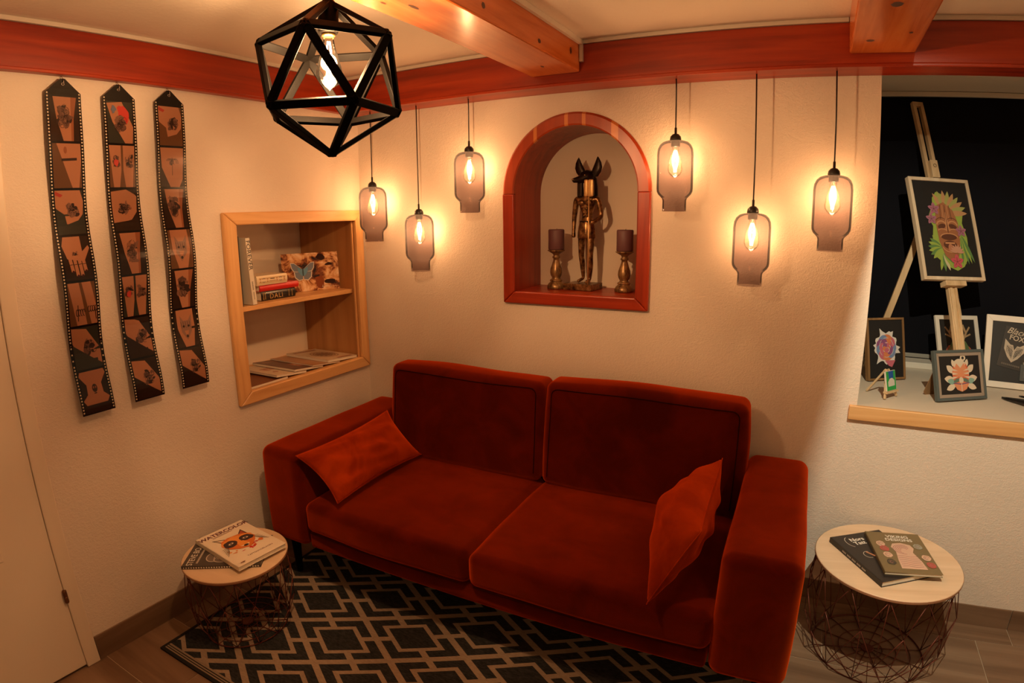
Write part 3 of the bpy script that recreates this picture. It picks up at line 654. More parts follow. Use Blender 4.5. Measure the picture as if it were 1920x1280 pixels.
t = up_book('white upright book with lettered spine on the recessed shelf', -0.722, 0.030, 1.2605, 0.026, 0.20, 0.306, (0.66, 0.60, 0.50), -0.052)
text('spine_title', 'FOREVER', 0.029, M_INKBLK, t, (0.004, -0.0004, 0.296), (PI/2, PI/2, 0), sx=1.15)
a = Art('xz', 0.0003)
for k in range(8): a.rect(0.009, 0.104-0.005*k, 0.016, 0.107-0.005*k, (0.12, 0.1, 0.08))
for k in range(7): a.rect(0.010, 0.055-0.005*k, 0.016, 0.058-0.005*k, (0.2, 0.16, 0.12))
obj('spine_print', a, M_ART, t)
def lay_book(label, a0, a1, d0, D, z, T, cover, rot=0.0, rough=0.35):
    W = a1-a0; t = thing('book', label, 'book', shelf_loc(a0, d0, z), (0, 0, RZL+rot), 'books on the recessed shelf')
    obj('pages', MB().box((0.003, 0.003, 0.002), (W-0.003, D-0.003, T-0.002)), M_PAPER, t)
    cm = mat('book_cover', cover, rough)
    obj('cover', MB().box((0, 0, 0), (W, D, 0.002)).box((0, 0, T-0.002), (W, D, T)), cm, t)
    n = 8; pr = [(-0.006*math.sin(PI*k/n), T*k/n) for k in range(n+1)] + [(0.002, T), (0.002, 0)]
    obj('spine', MB().prism(pr, 0.0, W, 'yz'), cm, t)
    return t
t = lay_book('thick black book with gold lettered spine at the bottom of the shelf stack', -0.612, -0.402, 0.108, 0.16, 1.2585, 0.046, (0.012, 0.010, 0.009), 0.0, 0.18)
text('spine_title', 'DALI', 0.035, M_GOLD, t, (0.045, -0.0062, 0.0075), (PI/2, 0, 0), extrude=0.0004, space=1.15)
for x in (0.008, 0.018, 0.165, 0.185): obj('gold_band', MB().box((x, -0.0066, 0.006), (x+0.003, -0.0045, 0.04)), M_GOLD, t)
lay_book('red book in the middle of the shelf stack', -0.622, -0.385, 0.106, 0.16, 1.305, 0.030, (0.50, 0.012, 0.012), -0.03)
t = lay_book('cream ornamented book on top of the shelf stack', -0.640, -0.458, 0.10, 0.15, 1.3355, 0.046, (0.70, 0.58, 0.40), -0.02)
a = Art('xz', 0.0055); a.rect(0.012, 0.010, 0.172, 0.036, (0.52, 0.38, 0.2))
for cx in (0.04, 0.14): a.ell(cx, 0.023, 0.011, 0.011, (0.2, 0.14, 0.14)); a.arc(cx, 0.023, 0.007, 0.007, 0, 6.2, 0.002, (0.6, 0.45, 0.25))
for cx in (0.02, 0.062, 0.118, 0.163): a.ell(cx, 0.023, 0.005, 0.008, (0.35, 0.14, 0.06))
a.rect(0.078, 0.026, 0.104, 0.031, (0.12, 0.08, 0.06)); a.rect(0.072, 0.017, 0.110, 0.020, (0.35, 0.24, 0.14))
obj('spine_print', a, M_ART, t)
# butterfly photo card
card = thing('photo_card', 'photo print of a blue butterfly on rocks leaning on the shelf', 'photo print', shelf_loc(-0.356, 0.249, 1.259), (-0.10, 0, RZL-0.47), None)
m, nt_, b_ = new_mat('rock_print')
nv = noise_tex(nt_, 14, 6, 0.65, objvec(nt_), 0.7)
c_ = ramp(nt_, nv, [(0.40, (0.012, 0.005, 0.004)), (0.48, (0.20, 0.055, 0.015)), (0.55, (0.58, 0.30, 0.12)), (0.66, (0.75, 0.55, 0.36))])
nt_.links.new(c_, b_.inputs['Base Color']); b_.inputs['Roughness'].default_value = 0.25
obj('print', MB().box((0, 0, 0), (0.31, 0.004, 0.205)), m, card)
a = Art('xz', 0.0003); RK, RK2, SH = (0.72, 0.52, 0.33), (0.64, 0.42, 0.24), (0.03, 0.012, 0.01)
a.ell(0.20, 0.045, 0.026, 0.034, (0.22, 0.06, 0.02), 0.2, 14, 0.15); a.ell(0.255, 0.045, 0.032, 0.014, SH, 0, 12, 0.2); a.ell(0.215, 0.180, 0.024, 0.018, SH, 0, 12, 0.25); a.ell(0.255, 0.140, 0.026, 0.008, SH, 0.1, 12, 0.25)
WG, BL2, WH = (0.16, 0.19, 0.25), (0.12, 0.27, 0.42), (0.55, 0.50, 0.45)
for s in (-1, 1):
    q = lambda x, z: (0.112+s*x, 0.105+z)
    a.poly([q(0, 0.012), q(0.045, 0.05), q(0.066, 0.052), q(0.062, 0.02), q(0.05, 0.002), q(0.005, -0.002)], WH); a.poly([q(0, 0.012), q(0.045, 0.046), q(0.062, 0.047), q(0.057, 0.02), q(0.046, 0.005), q(0.005, 0.0)], WG)
    a.poly([q(0, 0.002), q(0.05, 0.0), q(0.046, -0.03), q(0.025, -0.048), q(0.002, -0.042)], WH); a.poly([q(0, 0.002), q(0.045, 0.0), q(0.041, -0.027), q(0.024, -0.042), q(0.003, -0.038)], WG)
    a.poly([q(0, 0.012), q(0.028, 0.026), q(0.026, 0.004), q(0.012, -0.018), q(0, -0.02)], BL2)
a.ell(0.112, 0.103, 0.004, 0.022, (0.05, 0.08, 0.10))
obj('butterfly_picture', a, M_ARTG, card)
a = Art('xz', 0.0032); SG = (0.6, 0.5, 0.4)
for q in (0.0, 0.045):
    a.line([(0.208+q, 0.014), (0.214+q, 0.030), (0.216+q, 0.016), (0.222+q, 0.022), (0.225+q, 0.016), (0.231+q, 0.021), (0.234+q, 0.016), (0.246+q, 0.019)], 0.0011, SG)
obj('signature', a, M_ART, card)
# shingled magazines on the lower shelf
def mag(label, s_r, d, W, H, T, cover, z, tilt, art=None, rot=0.0):
    t = thing('magazine', label, 'magazine', shelf_loc(-s_r, d, z), (0, tilt, RZL+rot), 'magazines on the lower shelf')
    obj('pages', MB().box((-W+0.001, 0.001, 0.0006), (-0.001, H-0.001, T-0.0008)), M_PAPER, t)
    obj('cover', MB().box((-W, 0, T-0.0008), (0, H, T)).box((-W, 0, 0), (0, H, 0.0006)), mat('magazine_cover', cover, 0.35), t)
    if art: a = Art('xy', T+0.0001); art(a, W, H); obj('artwork', a, M_ART, t)
    return t
ZS = 0.8765
def art_flor(a, W, H):
    for k in range(7): a.ell(-W*0.75+random.uniform(0, W*0.5), H*0.2+random.uniform(0, H*0.6), 0.014, 0.02, random.choice([(0.45, 0.12, 0.08), (0.25, 0.16, 0.12), (0.5, 0.25, 0.15)]), random.random()*3, 12, 0.3)
def art_dark(a, W, H):
    a.ell(-W*0.4, H*0.35, 0.04, 0.05, (0.35, 0.14, 0.08), 0, 14, 0.2); a.ell(-W*0.38, H*0.35, 0.022, 0.028, (0.5, 0.3, 0.2), 0, 14, 0.3)
    for k in range(8): a.rect(-W*0.85+0.016*k, H*0.82, -W*0.85+0.016*k+0.011, H*0.88, (0.4, 0.22, 0.14))
def art_mandala(a, W, H):
    a.ell(-W*0.48, H*0.45, 0.072, 0.09, (0.32, 0.2, 0.12))
    for r in (0.85, 0.65, 0.45, 0.25): a.arc(-W*0.48, H*0.45, 0.072*r, 0.09*r, 0, 2*PI, 0.006, (0.6, 0.45, 0.3), 20); 
    for k in range(12): a.petal(-W*0.48, H*0.45, k*PI/6, 0.066, 0.009, (0.22, 0.13, 0.08))
    for k in range(9): a.rect(-W*0.9+0.018*k, H*0.85, -W*0.9+0.018*k+0.013, H*0.92, (0.42, 0.16, 0.08))
    a.rect(-W*0.6, H*0.04, -W*0.1, H*0.09, (0.42, 0.16, 0.08))
mag('brown covered magazine lying lowest at the left of the lower shelf', 0.572, 0.012, 0.22, 0.30, 0.012, (0.20, 0.075, 0.03), ZS, 0.002)
mag('cream magazine with small flowers overlapping the brown magazine', 0.446, 0.018, 0.195, 0.30, 0.011, (0.66, 0.52, 0.36), ZS, 0.106, art_flor, 0.03)
mag('dark brown magazine between the two cream magazines', 0.325, 0.024, 0.20, 0.32, 0.012, (0.13, 0.055, 0.035), ZS, 0.106, art_dark, 0.04)
mag('thin orange-brown magazine under the mandala magazine', 0.205, 0.020, 0.20, 0.33, 0.006, (0.45, 0.22, 0.10), ZS, 0.110, None, 0.03)
mag('cream magazine with a grey mandala at the right of the lower shelf', 0.075, 0.018, 0.218, 0.335, 0.014, (0.62, 0.48, 0.33), ZS, 0.075, art_mandala)

# ------------------------------------------------------------------ arched niche
ni = thing('arched_niche', 'arched niche with red-brown wooden surround in the back wall', 'niche', (NX, 0, 0))
XO, XI, RO, RI, ZB0, ZB1 = 0.350, 0.292, 0.350, 0.292, 1.228, 1.284
def cas(poly, m, name): return obj(name, MB().prism(poly, -0.022, -0.001, 'xz'), m, ni, bevel=0.006, seg=3)
m, ntn, b = new_mat('laminated_arch_wood')
tcn = N(ntn, 'ShaderNodeTexCoord'); sp = N(ntn, 'ShaderNodeSeparateXYZ'); ntn.links.new(tcn.outputs['Object'], sp.inputs[0])
fac = mth('MULTIPLY', mth('ADD', sp.outputs['X'], 0.36, ntn), 1/0.72, ntn)
cr = N(ntn, 'ShaderNodeValToRGB'); cr.color_ramp.interpolation = 'CONSTANT'; e = cr.color_ramp.elements
Dk, Lt = (0.36, 0.045, 0.008, 1), (0.62, 0.20, 0.05, 1)
sts = [(0.0, Dk), (0.235, Lt), (0.26, Dk), (0.445, Lt), (0.468, Dk), (0.555, Lt), (0.58, Dk), (0.74, Lt), (0.785, Dk)]
while len(e) < len(sts): e.new(0.5)
for i, (p, c) in enumerate(sts): e[i].position = p; e[i].color = c
ntn.links.new(fac, cr.inputs[0]); mxn = N(ntn, 'ShaderNodeMix', data_type='RGBA', blend_type='MULTIPLY'); mxn.inputs['Factor'].default_value = 0.6
ntn.links.new(cr.outputs[0], mxn.inputs['A']); ntn.links.new(ramp(ntn, noise_tex(ntn, 1.0, 4, 0.6, objvec(ntn, (30, 8, 3))), [(0.3, (0.6, 0.6, 0.6)), (0.7, (1, 1, 1))]), mxn.inputs['B'])
ntn.links.new(mxn.outputs['Result'], b.inputs['Base Color']); b.inputs['Roughness'].default_value = 0.32
n = 40
arc = [(RO*math.cos(PI*k/n), NZ+RO*math.sin(PI*k/n)) for k in range(n+1)] + [(RI*math.cos(PI-PI*k/n), NZ+RI*math.sin(PI-PI*k/n)) for k in range(n+1)]
mb = MB()
for k in range(n):
    a0, a1 = PI*k/n, PI*(k+1)/n
    prof = [(RI, -0.001), (RI, -0.018), (RI+0.006, -0.022), (RO-0.010, -0.022), (RO, -0.012), (RO, -0.001)]
    vs = [(r*math.cos(a0), y, NZ+r*math.sin(a0)) for r, y in prof] + [(r*math.cos(a1), y, NZ+r*math.sin(a1)) for r, y in prof]
    mb.add(vs, [(i, i+1, 7+i, 6+i) for i in range(5)])
obj('arch_casing', mb, m, ni)
cas([(-XO, ZB0), (-XI, ZB1), (-XI, NZ), (-XO, NZ)], M_REDZ, 'side_casing'); cas([(XO, ZB0), (XO, NZ), (XI, NZ), (XI, ZB1)], M_REDZ, 'side_casing')
cas([(-XO, ZB0), (XO, ZB0), (XI, ZB1), (-XI, ZB1)], M_REDX, 'bottom_casing')
ND = 0.29; RL = RI+0.001
path = [(RL, ZB1-0.002), (RL, NZ)] + [(RL*math.cos(PI*k/n), NZ+RL*math.sin(PI*k/n)) for k in range(1, n)] + [(-RL, NZ), (-RL, ZB1-0.002)]
mb = MB()
for i in range(len(path)-1):
    (xa, za), (xb, zb) = path[i], path[i+1]; mb.add([(xa, -0.002, za), (xb, -0.002, zb), (xb, ND, zb), (xa, ND, za)], [(0, 1, 2, 3)])
obj('lining', mb, M_REDZ, ni)
obj('floor_board', MB().box((-XI, -0.002, ZB1-0.012), (XI, ND, ZB1)), M_REDX, ni)
obj('back_panel', MB().box((-XI-0.02, ND, ZB1-0.012), (XI+0.02, ND+0.01, NZ+RI+0.02)), M_PLAIN, ni)
# candle holders and candles
def lathe_s(prof, m, name, t, seg=28): return obj(name, MB().lathe(prof, seg=seg), m, t, True)
m, nth, b = new_mat('antique_gold_wood')
c_ = ramp(nth, noise_tex(nth, 30, 4, 0.6, objvec(nth, (2, 2, 0.6))), [(0.35, (0.07, 0.03, 0.012)), (0.6, (0.33, 0.19, 0.075)), (0.8, (0.45, 0.29, 0.13))])
nth.links.new(c_, b.inputs['Base Color']); b.inputs['Roughness'].default_value = 0.35; b.inputs['Metallic'].default_value = 0.45
M_HOLD = m
for (x, y, lab) in ((1.077, 0.165, 'left'), (1.420, 0.165, 'right')):
    t = thing('candle_holder', 'turned gold-brown candle holder at the %s side of the niche' % lab, 'candle holder', (x, y, ZB1+0.0005), group='candle holders in the niche')
    prof = [(0.042, 0), (0.044, 0.004), (0.044, 0.012), (0.038, 0.024), (0.030, 0.031), (0.026, 0.034), (0.031, 0.037), (0.031, 0.042), (0.023, 0.047), (0.020, 0.053), (0.027, 0.066), (0.030, 0.080), (0.028, 0.098), (0.020, 0.120), (0.015, 0.138), (0.014, 0.146), (0.019, 0.150), (0.019, 0.156), (0.014, 0.160), (0.016, 0.168), (0.032, 0.178), (0.042, 0.184), (0.043, 0.188)]
    lathe_s(prof, M_HOLD, 'turned_stem', t)
    c = thing('candle', 'purple pillar candle on the %s candle holder' % lab, 'candle', (x, y, ZB1+0.189), group='candles in the niche')
    lathe_s([(0.036, 0), (0.039, 0.004), (0.0385, 0.05), (0.039, 0.094), (0.036, 0.099), (0.030, 0.096), (0.014, 0.093)], M_WAX, 'wax', c)
    obj('wick', MB().tube([(0, 0, 0.092), (0.001, 0, 0.098), (0.003, 0.001, 0.103)], 0.0012, 5), M_BLACKPL, c)
# jackal-headed statue
st = thing('statue', 'bronze jackal-headed standing figure with staff in the niche', 'statue', (1.208, 0.187, ZB1+0.0005), (0, 0, -0.14))
obj('plinth', MB().box((-0.076, -0.06, 0), (0.076, 0.06, 0.030)), M_BRONZE, st, bevel=0.002)
J = {'pel': (0.02, 0, 0.296, 0.030), 'wai': (0.02, 0.002, 0.345, 0.026), 'che': (0.02, 0, 0.405, 0.036), 'nec': (0.02, 0, 0.455, 0.017), 'hed': (0.02, -0.004, 0.492, 0.018),
     'rs': (-0.038, 0, 0.436, 0.019), 're': (-0.052, 0.004, 0.345, 0.0135), 'rw': (-0.051, -0.004, 0.275, 0.010), 'rh': (-0.050, -0.006, 0.246, 0.012),
     'ls': (0.076, 0, 0.436, 0.019), 'le': (0.094, 0.002, 0.348, 0.014), 'lw': (0.076, -0.042, 0.322, 0.010), 'lh': (0.061, -0.050, 0.318, 0.012),
     'rhip': (-0.010, 0.004, 0.275, 0.025), 'rk': (-0.016, 0.012, 0.165, 0.016), 'rc': (-0.014, 0.022, 0.115, 0.0155), 'ra': (-0.011, 0.026, 0.050, 0.009), 'rt': (-0.026, -0.010, 0.036, 0.009),
     'lhip': (0.045, -0.004, 0.275, 0.025), 'lk': (0.047, -0.020, 0.165, 0.0165), 'lc': (0.047, -0.014, 0.115, 0.016), 'la': (0.044, -0.014, 0.050, 0.009), 'lt': (0.040, -0.050, 0.036, 0.010)}
ED = [('pel', 'wai'), ('wai', 'che'), ('che', 'nec'), ('nec', 'hed'), ('che', 'rs'), ('rs', 're'), ('re', 'rw'), ('rw', 'rh'), ('che', 'ls'), ('ls', 'le'), ('le', 'lw'), ('lw', 'lh'),
      ('pel', 'rhip'), ('rhip', 'rk'), ('rk', 'rc'), ('rc', 'ra'), ('ra', 'rt'), ('pel', 'lhip'), ('lhip', 'lk'), ('lk', 'lc'), ('lc', 'la'), ('la', 'lt')]
ks = list(J); me = bpy.data.meshes.new('body'); me.from_pydata([J[k][:3] for k in ks], [(ks.index(a), ks.index(b)) for a, b in ED], [])
body = obj('body', me, M_BRONZE, st); sk = body.modifiers.new('skin', 'SKIN'); sk.use_smooth_shade = True
bmx = bmesh.new(); bmx.from_mesh(me); lay = bmx.verts.layers.skin.verify(); bmx.verts.ensure_lookup_table()
for i, k in enumerate(ks):
    q = bmx.verts[i][lay]; q.radius = (J[k][3], J[k][3]*0.85); q.use_root = (k == 'pel')
bmx.to_mesh(me); bmx.free()
body.modifiers.new('sub', 'SUBSURF').levels = 2; body.modifiers['sub'].render_levels = 2
# chest relief, belt and kilt
mb = MB()
for s in (-1, 1): mb.add(*(lambda c, r: ([(c[0]+r[0]*math.cos(u)*math.cos(v), c[1]+r[1]*math.sin(u)*math.cos(v), c[2]+r[2]*math.sin(v)) for v in np.linspace(-1.4, 1.4, 7) for u in np.linspace(0, 2*PI, 12, endpoint=False)],
    [(j*12+i, j*12+(i+1) % 12, (j+1)*12+(i+1) % 12, (j+1)*12+i) for j in range(6) for i in range(12)]))((0.02+s*0.019, -0.026, 0.412), (0.020, 0.011, 0.015)))
for k in range(3):
    for s in (-1, 1): mb.add(*(lambda c, r: ([(c[0]+r[0]*math.cos(u)*math.cos(v), c[1]+r[1]*math.sin(u)*math.cos(v), c[2]+r[2]*math.sin(v)) for v in np.linspace(-1.4, 1.4, 5) for u in np.linspace(0, 2*PI, 8, endpoint=False)],
        [(j*8+i, j*8+(i+1) % 8, (j+1)*8+(i+1) % 8, (j+1)*8+i) for j in range(4) for i in range(8)]))((0.02+s*0.008, -0.021, 0.383-0.016*k), (0.0075, 0.006, 0.007)))
obj('chest_relief', mb, M_BRONZE, st, True)
def oval(prof, cx, cy, sx, sy, seg=24, flute=0.0):
    mb = MB(); vs = []; nn = len(prof)
    for r, z in prof: vs += [(cx+r*sx*(1+flute*math.cos(9*2*PI*k/seg))*math.cos(2*PI*k/seg), cy+r*sy*(1+flute*math.cos(9*2*PI*k/seg))*math.sin(2*PI*k/seg), z) for k in range(seg)]
    fs = [(i*seg+k, i*seg+(k+1) % seg, (i+1)*seg+(k+1) % seg, (i+1)*seg+k) for i in range(nn-1) for k in range(seg)]
    return mb.add(vs, fs)
obj('kilt', oval([(0.034, 0.322), (0.040, 0.300), (0.044, 0.270), (0.0445, 0.246), (0.042, 0.245)], 0.02, -0.004, 1.0, 0.78, 54, 0.03), M_BRONZE, st, True)
obj('belt', oval([(0.033, 0.318), (0.036, 0.318), (0.036, 0.328), (0.033, 0.328)], 0.02, -0.002, 1.0, 0.8), M_BRONZEDK, st, True)
# head with snout, pointed ears and striped headcloth
def loft(secs, seg=16):
    mb = MB(); vs = []
    for c, d, rx, rz in secs:
        c = Vector(c); d = Vector(d).normalized(); x = d.cross(Vector((0, 0, 1))).normalized(); z = x.cross(d)
        vs += [c + x*rx*math.cos(2*PI*k/seg) + z*rz*math.sin(2*PI*k/seg) for k in range(seg)]
    nn = len(secs); fs = [(i*seg+k, i*seg+(k+1) % seg, (i+1)*seg+(k+1) % seg, (i+1)*seg+k) for i in range(nn-1) for k in range(seg)] + [list(range(seg)), [(nn-1)*seg+k for k in range(seg)]]
    return mb.add(vs, fs)
dv = Vector((-0.52, -0.85, -0.10)).normalized(); H0 = Vector((0.022, 0.006, 0.533))
obj('head', loft([(H0-dv*0.026, dv, 0.012, 0.014), (H0-dv*0.014, dv, 0.027, 0.030), (H0+dv*0.010, dv, 0.033, 0.034), (H0+dv*0.030, dv, 0.028, 0.027), (H0+dv*0.044+Vector((0, 0, -0.006)), dv, 0.017, 0.018), (H0+dv*0.066+Vector((0, 0, -0.009)), dv, 0.013, 0.0135), (H0+dv*0.082+Vector((0, 0, -0.010)), dv, 0.011, 0.011), (H0+dv*0.088+Vector((0, 0, -0.009)), dv, 0.005, 0.005)]), M_BRONZEDK, st, True)
hd = [o for o in st.children if o.name.startswith('head')][0]
obj('nose', MB().lathe([(0.0, -0.006), (0.005, -0.004), (0.006, 0.0), (0.005, 0.004), (0.0, 0.006)], seg=10), M_BRONZE, hd, True, loc=tuple(H0+dv*0.086+Vector((0, 0, -0.006))))
for s in (-1, 1):
    bx_ = 0.022+s*0.028; tip = Vector((0.020+s*0.050, 0.004, 0.626)); ba = Vector((bx_, 0.006, 0.534)); secs = []
    for tt, w in ((0.0, 0.021), (0.22, 0.0260), (0.45, 0.0240), (0.7, 0.0160), (0.9, 0.007), (1.0, 0.0008)):
        p = ba.lerp(tip, tt) + Vector((s*0.010*math.sin(PI*tt), 0, 0)); secs.append((p, w))
    mb = MB(); vs = []
    for p, w in secs: vs += [p + Vector((w*math.cos(2*PI*k/12), w*0.45*math.sin(2*PI*k/12), 0)) for k in range(12)]
    fs = [(i*12+k, i*12+(k+1) % 12, (i+1)*12+(k+1) % 12, (i+1)*12+k) for i in range(5) for k in range(12)]
    obj('ear', mb.add(vs, fs), M_BRONZEDK, st, True)
    obj('eye', MB().lathe([(0.0, -0.003), (0.0035, 0.0), (0.0, 0.003)], seg=10), M_GOLD, hd, True, loc=tuple(H0+dv*0.036+Vector((s*0.020, -s*0.012, 0.010))))
    obj('headcloth_lappet', rbox((0.02+s*0.030-0.014, -0.026, 0.438), (0.02+s*0.030+0.014, -0.008, 0.515), 0.007, (2, 2, 4)), M_BRONZEDK, st, True)
obj('headcloth', loft([((0.026, 0.022, 0.44), (0, 0, 1), 0.03, 0.03)]*1 + [((0.024, 0.02, 0.445), (0, 0.01, 1), 0.040, 0.020), ((0.026, 0.020, 0.49), (0, 0.01, 1), 0.036, 0.022), ((0.028, 0.020, 0.525), (0, 0.01, 1), 0.028, 0.024), ((0.028, 0.018, 0.55), (0, 0.01, 1), 0.012, 0.012)]), M_BRONZEDK, st, True)
M_GLOSSG = mat('polished_gold', (0.75, 0.47, 0.20), 0.35, 0.6)
obj('staff', MB().tube([(0.056, -0.056, 0.031), (0.057, -0.058, 0.455)], 0.0034, 8), M_GLOSSG, st, True)
for x, w in ((0.043, 0.009), (0.067, 0.013)):
    obj('staff_blade', rbox((x-w, -0.064, 0.440), (x+w, -0.054, 0.516), 0.0045, (3, 1, 5), 0.002), M_GLOSSG, st, True)

# ------------------------------------------------------------------ lamps
def bulb_profile(sc=1.0):   # pear-shaped bulb, neck at the top (z = 0) hanging down
    return [(0.0125*sc, 0.0), (0.0130*sc, -0.012*sc), (0.0165*sc, -0.030*sc), (0.0235*sc, -0.055*sc), (0.0300*sc, -0.078*sc), (0.0320*sc, -0.092*sc), (0.0295*sc, -0.106*sc), (0.0215*sc, -0.118*sc), (0.0110*sc, -0.125*sc), (0.003*sc, -0.129*sc), (0.0002, -0.133*sc)]
def filament(n, r0, z0, z1, w, bow=0.35):
    mb = MB()
    for k in range(n):
        a = 2*PI*k/n; pts = []
        for q in np.linspace(0, 1, 7):
            r = r0*(0.35+bow*2*math.sin(PI*min(1, q*1.15))); pts.append((r*math.cos(a+0.25*q), r*math.sin(a+0.25*q), z0+(z1-z0)*q))
        mb.tube(pts, w, 6)
    return mb
def pendant(label, x, ztop):
    y = -0.092
    t = thing('pendant_lamp', label, 'lamp', (x, y, ztop-0.28), group='smoked glass pendant lamps'); z = 0.28
    R = 0.072
    prof = [(0.020, z), (0.034, z-0.002), (0.050, z-0.007), (0.062, z-0.018), (0.0695, z-0.034), (R, z-0.055), (R, z-0.19), (0.0705, z-0.202), (0.065, z-0.213), (0.056, z-0.222), (0.0495, z-0.229), (0.047, z-0.237), (0.047, z-0.277), (0.0478, z-0.280)]
    obj('glass_shade', MB().lathe(prof, seg=40, cap=False), M_SMOKE, t, True)
    obj('cord', MB().tube([(0, 0, z+0.045), (0.0008, 0, z+0.2), (0, 0, ZB-ztop+z-0.0003)], 0.0028, 6), M_BLACKPL, t, True)
    obj('cap', MB().lathe([(0.0035, z+0.050), (0.005, z+0.048), (0.005, z+0.026), (0.012, z+0.024), (0.0205, z+0.015), (0.0225, z+0.004), (0.0225, z-0.001)], seg=24), M_BLACKPL, t, True)
    obj('socket', MB().lathe([(0.0185, z-0.001), (0.0185, z-0.024), (0.0165, z-0.026)], seg=24), M_BLACKPL, t, True)
    b = obj('bulb', MB().lathe([(r, q+z-0.026) for r, q in bulb_profile(0.93)], seg=24, cap=False), M_CLEAR, t, True)
    obj('filament', filament(6, 0.011, z-0.040, z-0.125, 0.0021), M_FIL, b, True)
    point_light('bulb_light', (0, 0, z-0.082), C_PEND, P_PEND, 0.013, t)
ZT = (1.797, 1.652, 1.934)
pendant('smoked glass pendant lamp hanging in front of the recessed shelf corner', 0.165, ZT[0])
pendant('smoked glass pendant lamp hanging lowest left of the niche', 0.453, ZT[1])
pendant('smoked glass pendant lamp hanging highest left of the niche', 0.747, ZT[2])
pendant('smoked glass pendant lamp hanging highest right of the niche', 1.694, ZT[2])
pendant('smoked glass pendant lamp hanging lowest right of the niche', 2.001, ZT[1])
pendant('smoked glass pendant lamp hanging nearest the window bay', 2.290, ZT[0])
# black icosahedron cage lamp under the ceiling beam
IC = Vector((1.147, -1.412, 1.974)); IR = 0.184; PHI = math.radians(8)
cg = thing('cage_lamp', 'black icosahedron cage lamp with clear bulb under the ceiling beam', 'lamp', IC)
V = [Vector((0, 0, IR))] + [Vector((2*IR/5**.5*math.cos(PHI+2*PI*i/5), 2*IR/5**.5*math.sin(PHI+2*PI*i/5), IR/5**.5)) for i in range(5)] + [Vector((2*IR/5**.5*math.cos(PHI+PI/5+2*PI*i/5), 2*IR/5**.5*math.sin(PHI+PI/5+2*PI*i/5), -IR/5**.5)) for i in range(5)] + [Vector((0, 0, -IR))]
el = min((V[a]-V[b]).length for a in range(12) for b in range(a))
for a in range(12):
    for b in range(a):
        if (V[a]-V[b]).length < el*1.05:
            mid = ((V[a]+V[b])/2).normalized()
            obj('bar', MB().beam(V[a], V[b], 0.0195, 0.012, mid), M_BLACK, cg, bevel=0.0015)
obj('stem', MB().lathe([(0.030, 2.2215-IC.z), (0.030, 2.212-IC.z), (0.012, 2.205-IC.z), (0.012, IR+0.002)], seg=24), M_BLACK, cg)
obj('socket', MB().lathe([(0.012, IR+0.004), (0.024, IR-0.012), (0.0245, IR-0.070), (0.022, IR-0.078)], seg=28), M_BLACK, cg, True)
obj('bulb_collar', MB().lathe([(0.016, IR-0.077), (0.016, IR-0.084), (0.014, IR-0.085)], seg=24), M_BRASS, cg, True)
b = obj('bulb', MB().lathe([(r, q+IR-0.084) for r, q in bulb_profile(0.98)], seg=28, cap=False), M_CLEAR2, cg, True)
obj('filament', filament(4, 0.009, IR-0.098, IR-0.170, 0.0016, 0.2), M_FIL2, b, True)
point_light('bulb_light', (0, 0, IR-0.145), C_CAGE, P_CAGE, 0.028, cg)

